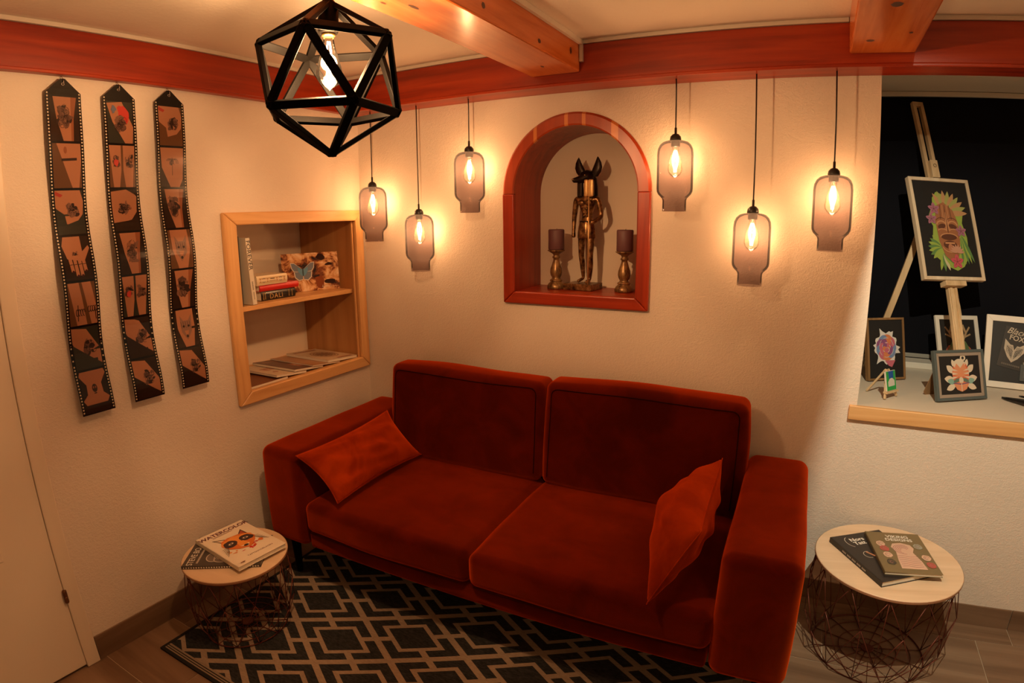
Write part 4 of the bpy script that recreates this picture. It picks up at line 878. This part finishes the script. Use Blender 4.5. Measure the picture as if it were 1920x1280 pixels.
# ------------------------------------------------------------------ film strips with photo prints
SKIN, SKD, INK, BKG = (0.32, 0.14, 0.078), (0.22, 0.075, 0.035), (0.030, 0.018, 0.015), (0.020, 0.011, 0.007)
def photo_art(a, x0, z0, x1, z1, kind):
    W, H = x1-x0, z1-z0; P = lambda u, v: (x0+W*u, z0+H*v)
    bg = {'d': BKG, 'g': (0.026, 0.026, 0.020), 'b': (0.10, 0.045, 0.02)}[kind[0]]
    a.rect(x0, z0, x1, z1, bg); k = kind[1]; R = random.Random(sum(map(ord, kind))*7 + int(z0*1000))
    def blot(u, v, ru, rv, n=6):
        n = n*2
        for _ in range(n): a.ell(*P(u+R.uniform(-ru, ru)*0.6, v+R.uniform(-rv, rv)*0.6), W*ru*R.uniform(0.15, 0.5), H*rv*R.uniform(0.12, 0.4), R.choice([INK, (0.11, 0.055, 0.04), (0.16, 0.08, 0.055)]), R.random()*3, 10, 0.3)
        for _ in range(n): a.arc(*P(u+R.uniform(-ru, ru)*0.5, v+R.uniform(-rv, rv)*0.5), W*ru*0.4, H*rv*0.3, R.random()*6, R.random()*6+2.5, 0.0012, INK, 6)
    if k == 'a':       # forearm, upright, with a large dark picture
        a.poly([P(0.12, 1), P(0.95, 1), P(0.82, 0.5), P(0.78, 0), P(0.42, 0), P(0.22, 0.5)], SKIN); a.poly([P(0.75, 1), P(0.95, 1), P(0.82, 0.5), P(0.78, 0), P(0.70, 0)], SKD); blot(0.5, 0.55, 0.26, 0.36, 9)
    elif k == 'c':     # knee and calf with a black band
        a.poly([P(0.15, 1), P(1, 1), P(1, 0.6), P(0.9, 0), P(0.66, 0), P(0.45, 0.4)], SKIN); a.poly([P(0.3, 0.66), P(0.85, 0.68), P(0.85, 0.62), P(0.3, 0.60)], INK); a.ell(*P(0.45, 0.85), W*0.06, H*0.08, SKD)
    elif k == 'n':     # neck and shoulder
        a.poly([P(0, 1), P(0.9, 1), P(1, 0.75), P(0.95, 0.45), P(0.75, 0.3), P(0.35, 0.22), P(0.3, 0.45), P(0, 0.6)], SKIN); a.poly([P(0.02, 0.98), P(0.28, 0.9), P(0.2, 0.84), P(0.0, 0.9)], (0.3, 0.04, 0.03)); blot(0.6, 0.55, 0.24, 0.2, 8)
    elif k == 'h':     # hand
        a.poly([P(0.1, 1), P(0.7, 1), P(0.72, 0.65), P(0.95, 0.78), P(1, 0.72), P(0.75, 0.42), P(0.15, 0.5), P(0.02, 0.8)], SKIN)
        for q, l in ((0.24, 0.20), (0.40, 0.10), (0.56, 0.10), (0.70, 0.20)): a.line([P(q, 0.5), P(q+0.06, l)], W*0.12, SKIN); a.ell(*P(q+0.065, l), W*0.045, H*0.03, (0.04, 0.01, 0.01)); a.line([P(q-0.04, 0.36), P(q+0.1, 0.37)], 0.002, INK)
        blot(0.45, 0.62, 0.12, 0.08, 3)
    elif k == 'w':     # two forearms with lettering
        a.poly([P(0.02, 1), P(0.42, 1), P(0.62, 0), P(0.25, 0)], SKIN); a.poly([P(0.52, 1), P(0.85, 1), P(1, 0.4), P(1, 0), P(0.78, 0)], SKIN)
        for q in range(4): a.arc(*P(0.28+0.08*q, 0.30), W*0.04, H*0.08, 0, 5.2, 0.003, INK, 8); a.arc(*P(0.72+0.08*q, 0.36), W*0.04, H*0.07, 1, 6.0, 0.003, INK, 8)
        a.line([P(0.3, 0.1), P(0.32, 0.48)], 0.003, INK); a.line([P(0.96, 0.1), P(0.94, 0.42)], 0.003, INK)
    elif k == 'l':     # arm lying diagonally
        a.poly([P(0, 1), P(0.55, 0.95), P(1, 0.45), P(1, 0.08), P(0.75, 0.2), P(0, 0.6)], SKIN); blot(0.62, 0.52, 0.26, 0.22, 7)
    elif k == 'k':     # nape of the neck
        a.poly([P(0, 0.9), P(0.05, 1), P(0.95, 1), P(1, 0.9), P(0.78, 0.68), P(0.8, 0.45), P(1, 0.32), P(0.9, 0.2), P(0.1, 0.2), P(0, 0.32), P(0.2, 0.45), P(0.22, 0.68)], SKIN); a.ell(*P(0.5, 0.58), W*0.10, H*0.10, INK); a.ell(*P(0.46, 0.60), W*0.025, H*0.03, SKD); a.ell(*P(0.54, 0.60), W*0.025, H*0.03, SKD); a.line([P(0.45, 0.46), P(0.55, 0.46)], 0.004, INK)
    elif k == 'r':     # colourful sleeve with red
        a.poly([P(0, 0.95), P(0.6, 1), P(1, 0.4), P(0.95, 0), P(0.65, 0), P(0.2, 0.5)], SKIN); a.ell(*P(0.65, 0.7), W*0.2, H*0.22, (0.42, 0.04, 0.03), 0.4, 14, 0.2); blot(0.5, 0.45, 0.28, 0.25, 8); a.ell(*P(0.25, 0.8), W*0.10, H*0.09, (0.10, 0.12, 0.18), 0, 10, 0.4)
    elif k == 'e':     # two legs or arms side by side
        a.poly([P(0, 1), P(0.46, 1), P(0.46, 0.4), P(0.38, 0), P(0.15, 0)], SKIN); a.poly([P(0.54, 1), P(1, 1), P(0.9, 0), P(0.62, 0), P(0.54, 0.4)], SKIN); blot(0.25, 0.62, 0.18, 0.2, 5); blot(0.77, 0.62, 0.18, 0.2, 5); a.ell(*P(0.25, 0.58), W*0.09, H*0.08, (0.42, 0.05, 0.04), 0, 10, 0.3)
    elif k == 'i':     # hip
        a.poly([P(0, 0.95), P(0.6, 1), P(1, 0.85), P(0.95, 0.45), P(0.7, 0.25), P(0, 0.2)], SKIN); blot(0.5, 0.55, 0.32, 0.14, 8)
    elif k == 'f':     # calf with an animal face
        a.poly([P(0.1, 1), P(0.85, 1), P(0.9, 0.5), P(0.75, 0), P(0.35, 0), P(0.12, 0.5)], SKIN); a.poly([P(0.25, 0.85), P(0.4, 0.7), P(0.62, 0.7), P(0.78, 0.86), P(0.74, 0.4), P(0.5, 0.18), P(0.28, 0.4)], (0.20, 0.11, 0.08)); a.poly([P(0.40, 0.45), P(0.62, 0.45), P(0.51, 0.22)], SKIN); a.ell(*P(0.40, 0.55), W*0.05, H*0.03, INK); a.ell(*P(0.62, 0.55), W*0.05, H*0.03, INK); a.ell(*P(0.51, 0.28), W*0.05, H*0.04, INK)
        for q in range(5): a.line([P(0.28+0.1*q, 0.68), P(0.32+0.09*q, 0.5)], 0.0013, INK)
    elif k == 's':     # thin design on a pale back
        a.poly([P(0, 1), P(1, 1), P(0.95, 0.2), P(0.8, 0), P(0.4, 0), P(0.05, 0.5)], SKIN)
        for q in (-1, 1):
            for r_ in (0.1, 0.2, 0.3): a.arc(*P(0.5+q*r_*0.5, 0.6), W*0.12, H*0.12, 0, 2.6, 0.0016, INK, 8)
        a.line([P(0.5, 0.75), P(0.5, 0.3)], 0.002, INK); blot(0.5, 0.6, 0.15, 0.1, 3)
def film_strip(label, s, kinds, ph):
    W, ZT_, ZM, ZE = 0.126, 2.165, 2.116, 0.983
    t = thing('film_strip', label, 'film strip', shelf_loc(-s, -0.001, 0), (0, 0, RZL), 'giant film strips on the left wall')
    def off(z): u = (ZM-z)/(ZM-ZE); return -(0.019 + 0.011*u + (0.014*min(1, 2.2*u))*math.sin(2*PI*(2.15*u+ph)) - 0.006*max(0, u-0.93)*14)
    def warp_obj(name, mb, m, parent, lift, thick=0.0):
        me = mb.mesh(name); bm = bmesh.new(); bm.from_mesh(me)
        z = ZE
        while z < ZT_:
            bmesh.ops.bisect_plane(bm, geom=bm.verts[:]+bm.edges[:]+bm.faces[:], plane_co=(0, 0, z), plane_no=(0, 0, 1)); z += 0.0225
        for v in bm.verts: v.co.y += off(v.co.z) - lift
        bm.to_mesh(me); bm.free(); return obj(name, me, m, parent)
    band = MB().prism([(-W/2, ZE), (W/2, ZE), (W/2, ZM), (0.008, ZT_), (-0.008, ZT_), (-W/2, ZM)], -0.0005, 0.0005, 'xz')
    b = warp_obj('film', band, M_FILM, t, 0.0)
    pf = Art('xz', 0.0006, 0.0)
    z = ZE+0.008
    while z < ZM-0.004:
        for x in (-W/2+0.0035, W/2-0.0085): pf.rect(x, z, x+0.005, z+0.0055, (0.52, 0.42, 0.30))
        z += 0.0112
    o = warp_obj('perforations', pf, M_ART, b, 0.0); o['kind'] = 'stuff'
    for i, k in enumerate(kinds):
        zt = 2.102-0.1605*i; a = Art('xz', 0.0007, 0.00006); photo_art(a, -0.050, zt-0.152, 0.050, zt, k)
        warp_obj('photo', a, M_ARTG, t, 0.0)
    zz = 2.146
    obj('eyelet', MB().tube([(0.0045*math.cos(2*PI*k/16), off(zz)-0.0012, zz+0.0045*math.sin(2*PI*k/16)) for k in range(16)], 0.0012, 6, True), M_CHROME, t, True)
    obj('hook', MB().tube([(0, -0.0004, 2.174), (0.001, -0.008, 2.173), (0.002, -0.022, 2.163), (0.002, -0.024, 2.150), (0, -0.018, 2.146), (-0.001, -0.012, 2.150)], 0.0012, 6), M_CHROME, t, True)
film_strip('hanging film strip of tattoo photos nearest the door', 1.515, ['da', 'bc', 'gn', 'dh', 'bw', 'gl', 'dk'], 0.02)
film_strip('hanging film strip of tattoo photos in the middle of the three', 1.308, ['gr', 'be', 'di', 'da', 'ge', 'dl', 'dl'], 0.10)
film_strip('hanging film strip of tattoo photos nearest the recessed shelf', 1.100, ['bn', 'ds', 'da', 'bf', 'da', 'df', 'dl'], 0.12)

# ------------------------------------------------------------------ things on the window sill
ZS2 = 0.9095
def picture_frame(name, label, BL, W, H, phi, lean, D, rw, mr, mpanel, group=None, z=None, inner=None, mi=None):
    zz = (ZS2 + D*math.sin(lean)) if z is None else z
    t = thing(name, label, 'picture frame', (BL[0], BL[1], zz), (-lean, 0, phi), group)
    def rails(x0, z0, x1, z1, w, y0, y1, m, nm):
        for poly in ([(x0, z0), (x0+w, z0+w), (x0+w, z1-w), (x0, z1)], [(x1, z0), (x1, z1), (x1-w, z1-w), (x1-w, z0+w)], [(x0, z1), (x0+w, z1-w), (x1-w, z1-w), (x1, z1)], [(x0, z0), (x1, z0), (x1-w, z0+w), (x0+w, z0+w)]):
            obj(nm, MB().prism(poly, y0, y1, 'xz'), m, t, bevel=0.0012)
    rails(0, 0, W, H, rw, 0, D, mr, 'frame_rail')
    if inner: rails(rw, rw, W-rw, H-rw, inner, 0.003, D-0.002, mi, 'inner_rail')
    k = rw + (inner or 0) - 0.002
    obj('backing', MB().box((k, 0.006, k), (W-k, D-0.001, H-k)), mpanel, t)
    return t, k
M_MATTE = mat('black_mat', (0.008, 0.007, 0.007), 0.6)
# rose picture
t, k = picture_frame('picture_frame', 'thin brown frame with a pink and blue rose at the left of the sill', (2.539, 0.398), 0.212, 0.288, math.radians(31.5), math.radians(13.3), 0.024, 0.010, wood('frame_walnut', (0.16, 0.08, 0.03), (0.23, 0.12, 0.045), (0.30, 0.17, 0.07), 'z', 0.45), M_MATTE)
a = Art('xz', -0.0058); WHT, PNK, ORG, BLU, PUR = (0.66, 0.62, 0.58), (0.52, 0.13, 0.18), (0.62, 0.20, 0.08), (0.16, 0.24, 0.42), (0.25, 0.08, 0.20); cx, cz = 0.108, 0.150
out = []
for q in range(44): r = 0.066*(1.0+0.10*math.sin(5*q)+(0.28 if q % 7 == 0 else 0)); out.append((cx+r*math.cos(2*PI*q/44)*0.95, cz+r*math.sin(2*PI*q/44)*1.1))
a.poly(out, WHT); a.poly([(cx-0.01, cz-0.06), (cx+0.05, cz-0.06), (cx+0.03, cz-0.092), (cx+0.012, cz-0.085)], PNK)
for q in range(9): ang = 2*PI*q/9; a.ell(cx+0.038*math.cos(ang), cz+0.042*math.sin(ang), 0.026, 0.019, (BLU, PNK, ORG, BLU, PUR)[q % 5], ang+1.57, 14, 0.06)
for q in range(7): ang = 2*PI*q/7+0.4; a.ell(cx+0.025*math.cos(ang), cz+0.028*math.sin(ang), 0.021, 0.015, (PNK, ORG, PUR, PNK)[q % 4], ang+1.57, 14, 0.05)
for q in range(5): ang = 2*PI*q/5; a.ell(cx+0.012*math.cos(ang), cz+0.014*math.sin(ang), 0.015, 0.011, (ORG, PNK, PUR)[q % 3], ang+1.2); a.arc(cx+0.010*math.cos(ang), cz+0.012*math.sin(ang), 0.014, 0.011, ang, ang+2.6, 0.0022, WHT, 8)
for q in range(6): ang = 2*PI*q/6+0.2; a.arc(cx, cz, 0.040, 0.045, ang, ang+0.7, 0.002, WHT, 6)
obj('artwork', a, M_ART, t)
# square teal frame
M_TEAL = mat('teal_paint', (0.075, 0.095, 0.095), 0.4); M_TAUPE = mat('taupe_paint', (0.30, 0.235, 0.185), 0.5)
t, k = picture_frame('picture_frame', 'teal and taupe frame with an orange emblem at the front of the sill', (2.798, 0.158), 0.271, 0.212, math.radians(29.8), math.radians(19.1), 0.020, 0.012, M_TEAL, M_MATTE, inner=0.014, mi=M_TAUPE)
a = Art('xz', -0.0058); cx, cz = 0.138, 0.105; AQ, OR1, OR2, CRM = (0.20, 0.36, 0.30), (0.58, 0.13, 0.06), (0.62, 0.24, 0.12), (0.62, 0.52, 0.40)
for s in (-1, 1):
    for (u, v, l, w_, an) in ((0.035, 0.01, 0.05, 0.014, 0.7), (0.035, -0.02, 0.055, 0.015, 0.15), (0.03, -0.04, 0.055, 0.013, -0.35), (0.028, 0.03, 0.04, 0.01, 1.2)): a.petal(cx+s*u, cz+v, an if s > 0 else PI-an, l, w_, CRM)
    a.petal(cx+s*0.03, cz-0.03, 0.2 if s > 0 else PI-0.2, 0.045, 0.012, AQ)
a.ell(cx+0.018, cz+0.072, 0.015, 0.013, CRM); a.ell(cx+0.018, cz+0.072, 0.007, 0.006, (0.02, 0.02, 0.02))
a.ell(cx, cz+0.005, 0.046, 0.058, OR1); a.ell(cx-0.004, cz+0.045, 0.032, 0.024, CRM); a.poly([(cx-0.046, cz+0.005), (cx-0.02, cz+0.05), (cx, cz+0.03), (cx+0.02, cz+0.05), (cx+0.046, cz+0.005), (cx, cz-0.01)], OR2)
for s in (-1, 1):
    for q in range(3): a.poly([(cx+s*0.046, cz+0.03-0.018*q), (cx+s*0.014, cz+0.018-0.012*q), (cx+s*0.044, cz+0.02-0.018*q)], CRM)
    a.ell(cx+s*0.024, cz-0.022, 0.018, 0.008, (0.10, 0.16, 0.12), -s*0.3)
a.ell(cx, cz-0.022, 0.012, 0.014, CRM); a.poly([(cx-0.044, cz-0.032), (cx+0.044, cz-0.032), (cx+0.026, cz-0.060), (cx, cz-0.070), (cx-0.026, cz-0.060)], OR2); a.line([(cx-0.044, cz-0.033), (cx, cz-0.038), (cx+0.044, cz-0.033)], 0.004, (0.14, 0.07, 0.16)); a.line([(cx, cz-0.036), (cx, cz-0.068)], 0.004, CRM)
obj('artwork', a, M_ART, t)
obj('stand_flap', MB().prism([(0.035, 0.0), (0.085, 0.0), (0.100, -0.145), (0.085, -0.165), (0.035, -0.165), (0.020, -0.145)], 0.0, 0.003, 'xz'), mat('cardboard', (0.26, 0.14, 0.06), 0.8), t, rot=(0.62, 0, 0), loc=(0, 0.0215, 0.163))
# small white frame behind the easel
t, k = picture_frame('picture_frame', 'white frame with antlered green figure behind the easel post', (2.885, 0.535), 0.235, 0.315, math.radians(22), math.radians(22), 0.014, 0.020, M_WHITE, M_MATTE)
a = Art('xz', -0.0058); cx, cz = 0.118, 0.155; GR1, GR2, TAN, RD2 = (0.10, 0.15, 0.06), (0.20, 0.20, 0.08), (0.36, 0.24, 0.13), (0.36, 0.09, 0.05)
for s in (-1, 1):
    a.line([(cx+s*0.02, cz+0.03), (cx+s*0.045, cz+0.075), (cx+s*0.03, cz+0.115)], 0.012, TAN); a.line([(cx+s*0.045, cz+0.075), (cx+s*0.068, cz+0.105)], 0.009, TAN); a.line([(cx+s*0.035, cz+0.055), (cx+s*0.07, cz+0.07)], 0.008, TAN)
    a.ell(cx+s*0.05, cz-0.03, 0.026, 0.05, RD2, s*0.2, 14, 0.1)
a.ell(cx, cz-0.01, 0.055, 0.06, GR1, 0, 16, 0.12)
for q in range(9): a.petal(cx, cz+0.03, -PI/2-0.9+0.22*q, 0.11, 0.012, (GR2, TAN, GR1)[q % 3])
a.ell(cx, cz+0.03, 0.02, 0.022, (0.15, 0.20, 0.14)); a.ell(cx+0.008, cz+0.03, 0.006, 0.005, (0.5, 0.2, 0.03))
obj('artwork', a, M_ART, t)
# framed logo print
t, k = picture_frame('picture_frame', 'large white frame with a black fox logo at the right of the sill', (3.068, 0.525), 0.42, 0.335, math.radians(-4), math.radians(18), 0.016, 0.028, M_WHITE, M_MATTE)
bk = mat('leaflet_black', (0.022, 0.017, 0.014), 0.4); gk = mat('leaflet_grey', (0.055, 0.060, 0.058), 0.5)
lf = obj('leaflet', MB().box((0, -0.0015, 0), (0.115, 0, 0.19)), bk, t, loc=(0.058, 0.0055, 0.102), rot=(0, 0.17, 0))
M_CREAM = mat('ink_cream', (0.46, 0.38, 0.29), 0.6)
text('script_title', 'Black', 0.040, M_CREAM, lf, (0.008, -0.0018, 0.160), (PI/2, 0, 0), shear=0.45, bold=0.0003); text('title', 'FOX', 0.034, M_CREAM, lf, (0.060, -0.0018, 0.132), (PI/2, 0, 0), 'CENTER', bold=0.0005)
a = Art('xz', 0.0017, 0.00008); cx, cz = 0.060, 0.085; CK, DK2 = (0.42, 0.35, 0.27), (0.022, 0.017, 0.014)
a.poly([(cx-0.05, cz+0.045), (cx-0.022, cz+0.024), (cx+0.022, cz+0.024), (cx+0.05, cz+0.045), (cx+0.046, cz+0.0), (cx+0.024, cz-0.034), (cx, cz-0.056), (cx-0.024, cz-0.034), (cx-0.046, cz+0.0)], CK)
a.poly([(cx-0.012, cz+0.03), (cx+0.012, cz+0.03), (cx, cz+0.002)], DK2)
for s in (-1, 1):
    for q in range(5): a.line([(cx+s*0.004, cz-0.005-0.008*q), (cx+s*(0.036-0.005*q), cz+0.014-0.009*q)], 0.0022, DK2); a.line([(cx+s*(0.012+0.006*q), cz+0.018), (cx+s*(0.004+0.007*q), cz-0.030+0.004*q)], 0.0018, DK2)
for q in range(10): a.rect(0.018+0.0085*q, 0.012, 0.0245+0.0085*q, 0.020, (0.10, 0.08, 0.06))
obj('fox_logo', a, M_ART, lf)
b2 = obj('booklet', MB().box((0.165, -0.002, 0.04), (0.39, 0.0055, 0.115)), gk, t); obj('booklet', MB().box((0.19, -0.001, 0.145), (0.39, 0.0055, 0.180)), gk, t)
a = Art('xz', 0.0022, 0.00008); a.rect(0.175, 0.115, 0.39, 0.126, (0.20, 0.17, 0.13)); a.rect(0.195, 0.131, 0.39, 0.142, (0.20, 0.17, 0.13)); a.rect(0.18, 0.055, 0.28, 0.085, (0.10, 0.10, 0.09)); a.rect(0.20, 0.158, 0.24, 0.166, (0.22, 0.20, 0.17))
obj('booklet_print', a, M_ART, t)
# tall easel
EB = Vector((2.7345, 0.43, 1.3908)); phi, lean = math.radians(24.7), math.radians(22.6); EWd, EHt = 0.3296, 0.4945
es = thing('easel', 'tall wooden studio easel standing on the window sill', 'easel', (2.96, 0.28, ZS2))
e_ = Vector((math.cos(phi), math.sin(phi), 0)); bk_ = Vector((-math.sin(phi), math.cos(phi), 0)); up_ = Vector((0, 0, 1))*math.cos(lean) + bk_*math.sin(lean)
o0 = Vector((2.96, 0.28, ZS2)); mid0 = EB + e_*EWd*0.5 + bk_*0.045       # behind the picture's lower edge
def EP(u, v, w=0.0): return mid0 + e_*u + up_*v + (bk_*math.cos(lean) - Vector((0, 0, 1))*math.sin(lean))*w - o0
nrm_ = bk_*math.cos(lean) - Vector((0, 0, 1))*math.sin(lean)
vfoot = -(mid0.z-ZS2-0.006)/math.cos(lean)
for u in (-0.021, 0.021): obj('mast_rail', MB().beam(EP(u, -0.03), EP(u, 0.885), 0.018, 0.022, tuple(nrm_)), M_EASEL, es, bevel=0.0015)
obj('mast_cap', MB().beam(EP(-0.030, 0.893), EP(0.030, 0.893), 0.022, 0.022, tuple(up_)), M_EASEL, es, bevel=0.003)
obj('post', MB().beam(EP(0.0, vfoot), EP(0.0, 0.10), 0.046, 0.024, tuple(nrm_)), M_EASEL, es, bevel=0.002)
for u in (-0.013, 0.013): obj('post_rib', MB().beam(EP(u, vfoot+0.01, -0.014), EP(u, -0.02, -0.014), 0.012, 0.008, tuple(nrm_)), M_EASEL, es, bevel=0.001)
obj('tray', MB().beam(EP(-0.055, -0.031, -0.020), EP(0.055, -0.031, -0.020), 0.045, 0.024, tuple(up_)), M_EASEL, es, bevel=0.002)
obj('clamp', MB().beam(EP(0.0, EHt-0.010, -0.020), EP(0.0, EHt+0.080, -0.020), 0.040, 0.030, tuple(nrm_)), M_EASEL, es, bevel=0.003)
cl = MB(); cl.tube([EP(0.008*math.cos(q*0.5), EHt+0.050+0.008*math.sin(q*0.5), -0.0365) for q in range(13)], 0.0012, 5, True); obj('maker_mark', cl, mat('burnt_mark', (0.12, 0.06, 0.03), 0.7), es)
def foot(p, h=0.0): return Vector((p[0], p[1], ZS2+0.008+h)) - o0
obj('side_leg', MB().beam(foot((2.55, 0.66)), EP(-0.060, 0.30, 0.035), 0.030, 0.020, (0, 1, 0)), M_EASEL, es, bevel=0.0015)
obj('side_leg', MB().beam(foot((3.06, 0.765)), EP(0.030, 0.30, 0.035), 0.026, 0.018, (0, 1, 0)), M_EASEL, es, bevel=0.0015)
obj('cross_bar', MB().beam(EP(-0.075, 0.30, 0.020), EP(0.075, 0.30, 0.020), 0.03, 0.014, tuple(nrm_)), M_EASEL, es, bevel=0.0015)
# mask picture on the easel
M_PALE = wood('pale_frame_wood', (0.52, 0.38, 0.24), (0.62, 0.48, 0.33), (0.70, 0.56, 0.40), 'z', 0.5)
t, k = picture_frame('picture_frame', 'pale wood frame with a carved mask among leaves held by the easel', EB, EWd, EHt, phi, lean, 0.026, 0.016, M_PALE, M_MATTE, z=EB.z)
a = Art('xz', -0.0058); cx, cz = 0.168, 0.235; LG, DG, PU, MG, BR, BRD, BRL = (0.26, 0.34, 0.06), (0.10, 0.20, 0.06), (0.32, 0.12, 0.17), (0.48, 0.08, 0.10), (0.30, 0.115, 0.05), (0.10, 0.035, 0.02), (0.48, 0.22, 0.10)
hull = [(-0.03, 0.19), (0.03, 0.17), (0.07, 0.13), (0.10, 0.09), (0.085, 0.04), (0.10, -0.03), (0.095, -0.12), (0.06, -0.17), (0.02, -0.19), (-0.03, -0.17), (-0.08, -0.13), (-0.09, -0.05), (-0.075, 0.02), (-0.095, 0.06), (-0.06, 0.13), (-0.055, 0.16)]
a.poly([(cx+x, cz+z) for x, z in hull], LG)
for q in range(9): a.petal(cx+0.01, cz+0.085, PI/2+0.55-0.26*q, 0.115, 0.014, ((0.42, 0.22, 0.10), (0.30, 0.30, 0.09))[q % 2])
for q in range(7): a.petal(cx-0.045, cz-0.085, 2.2+0.28*q, 0.075, 0.011, (LG, DG)[q % 2]); a.petal(cx+0.070, cz-0.02, -PI/2-0.35+0.12*q, 0.14, 0.008, (DG, LG)[q % 2])
for q in range(5): a.petal(cx-0.045, cz-0.11, -PI/2-0.3+0.3*q, 0.085, 0.009, (LG, DG, (0.5, 0.42, 0.25))[q % 3])
a.poly([(cx-0.06, cz+0.05), (cx-0.045, cz+0.12), (cx, cz+0.14), (cx+0.045, cz+0.10), (cx+0.062, cz+0.04), (cx+0.056, cz-0.06), (cx+0.035, cz-0.13), (cx, cz-0.15), (cx-0.035, cz-0.12), (cx-0.056, cz-0.05)], BR)
for q in range(5): a.line([(cx-0.03+0.015*q, cz+0.055), (cx-0.022+0.012*q, cz+0.125)], 0.003, (BRD, BRL)[q % 2])
for s in (-1, 1):
    a.arc(cx+s*0.030, cz+0.022, 0.026, 0.024, 0.2, 2.9, 0.007, BRL); a.ell(cx+s*0.030, cz+0.020, 0.022, 0.012, BRD, -s*0.3); a.arc(cx+s*0.030, cz-0.006, 0.025, 0.014, 0.3, 2.8, 0.005, BRL); a.arc(cx+s*0.028, cz+0.038, 0.03, 0.024, 0.4, 2.7, 0.003, BRD)
a.line([(cx, cz+0.09), (cx-0.008, cz+0.0)], 0.006, BRL); a.line([(cx, cz+0.09), (cx+0.008, cz+0.0)], 0.006, BRL); a.line([(cx, cz+0.10), (cx, cz-0.02)], 0.003, BRD)
a.ell(cx, cz-0.030, 0.044, 0.016, BRD); a.arc(cx, cz-0.034, 0.046, 0.020, 0.1, 3.0, 0.005, BRL); a.ell(cx, cz-0.068, 0.036, 0.020, BRD); a.rect(cx-0.026, cz-0.064, cx+0.026, cz-0.056, BRL); a.ell(cx, cz-0.085, 0.013, 0.022, (0.42, 0.17, 0.09)); a.arc(cx, cz-0.07, 0.044, 0.034, 3.4, 6.0, 0.005, BRL)
def flower(x, z, r, c1, c2):
    for q in range(5): a.petal(x, z, PI/2+2*PI*q/5, r, r*0.30, c1); a.line([(x, z), (x+0.6*r*math.cos(PI/2+2*PI*q/5), z+0.6*r*math.sin(PI/2+2*PI*q/5))], 0.002, c2)
flower(cx-0.058, cz+0.105, 0.032, PU, BRD); flower(cx-0.080, cz+0.055, 0.030, PU, BRD); flower(cx+0.070, cz+0.0, 0.030, PU, BRD); flower(cx+0.022, cz-0.148, 0.036, MG, BRD)
for q in range(8): a.petal(cx+0.03, cz-0.105, 0.1+0.4*q, 0.04, 0.006, (0.48, 0.24, 0.15))
obj('artwork', a, M_ART, t)
# tiny easel with canvas
te = thing('miniature_easel', 'tiny wooden easel with a green and blue canvas on the sill', 'miniature easel', (2.598, 0.165, ZS2), (0, 0, math.radians(52)))
for x in (-0.045, 0.045): obj('leg', MB().beam((x, -0.010, 0.004), (x*0.16, 0.022, 0.118), 0.008, 0.008, (0, 1, 0)), M_EASEL, te)
obj('leg', MB().beam((0, 0.105, 0.004), (0, 0.028, 0.116), 0.008, 0.008, (0, 1, 0)), M_EASEL, te)
obj('ledge', MB().box((-0.045, -0.018, 0.026), (0.045, 0.002, 0.033)), M_EASEL, te)
obj('brace', MB().box((-0.028, 0.008, 0.062), (0.028, 0.014, 0.069)), M_EASEL, te)
cv = obj('canvas', MB().box((-0.036, -0.004, 0), (0.036, 0.004, 0.082)), M_PAPER, te, loc=(0, -0.008, 0.034), rot=(-0.24, 0, 0))
a = Art('xz', 0.0041); GN, BU = (0.02, 0.34, 0.07), (0.015, 0.09, 0.34)
a.rect(-0.035, 0.001, 0.035, 0.081, GN); a.poly([(-0.018, 0.081), (0.020, 0.081), (0.018, 0.050), (-0.014, 0.050)], BU); a.poly([(-0.024, 0.018), (0.026, 0.018), (0.026, 0.040), (0.008, 0.052), (-0.010, 0.050), (-0.024, 0.038)], (0.62, 0.58, 0.50))
obj('artwork', a, M_ART, cv)
# black pointed object at the right end
def blade(name, label, L, w, h, loc, rz):
    mb = MB(); vs = []; nn = 14; sg = 12
    for i in range(nn+1):
        u = i/nn; ww = w*math.sin(PI*min(1, 0.06+u*0.62))**0.8*(0.15 if i == 0 else 1); hh = h*(0.2+0.8*math.sin(PI*min(1, 0.05+u*0.6))); zc = hh*0.5 + 0.010*u*u
        vs += [(L*u, ww*math.cos(2*PI*k/sg), 0.001+max(0, zc+hh*0.5*math.sin(2*PI*k/sg))) for k in range(sg)]
    fs = [(i*sg+k, i*sg+(k+1) % sg, (i+1)*sg+(k+1) % sg, (i+1)*sg+k) for i in range(nn) for k in range(sg)] + [list(range(sg)), [nn*sg+k for k in range(sg)]]
    o = obj(name, mb.add(vs, fs), mat('gloss_black', (0.008, 0.007, 0.007), 0.18), None, True, loc=loc, rot=(0, 0, rz)); return tag(o, label, 'ornament', 'black pointed ornaments')
blade('leaf_ornament', 'larger glossy black pointed ornament lying at the right end of the sill', 0.30, 0.040, 0.028, (3.105, 0.335, ZS2), math.radians(-42))
blade('leaf_ornament', 'smaller glossy black pointed ornament behind the larger one on the sill', 0.20, 0.022, 0.016, (3.20, 0.40, ZS2), math.radians(-30))
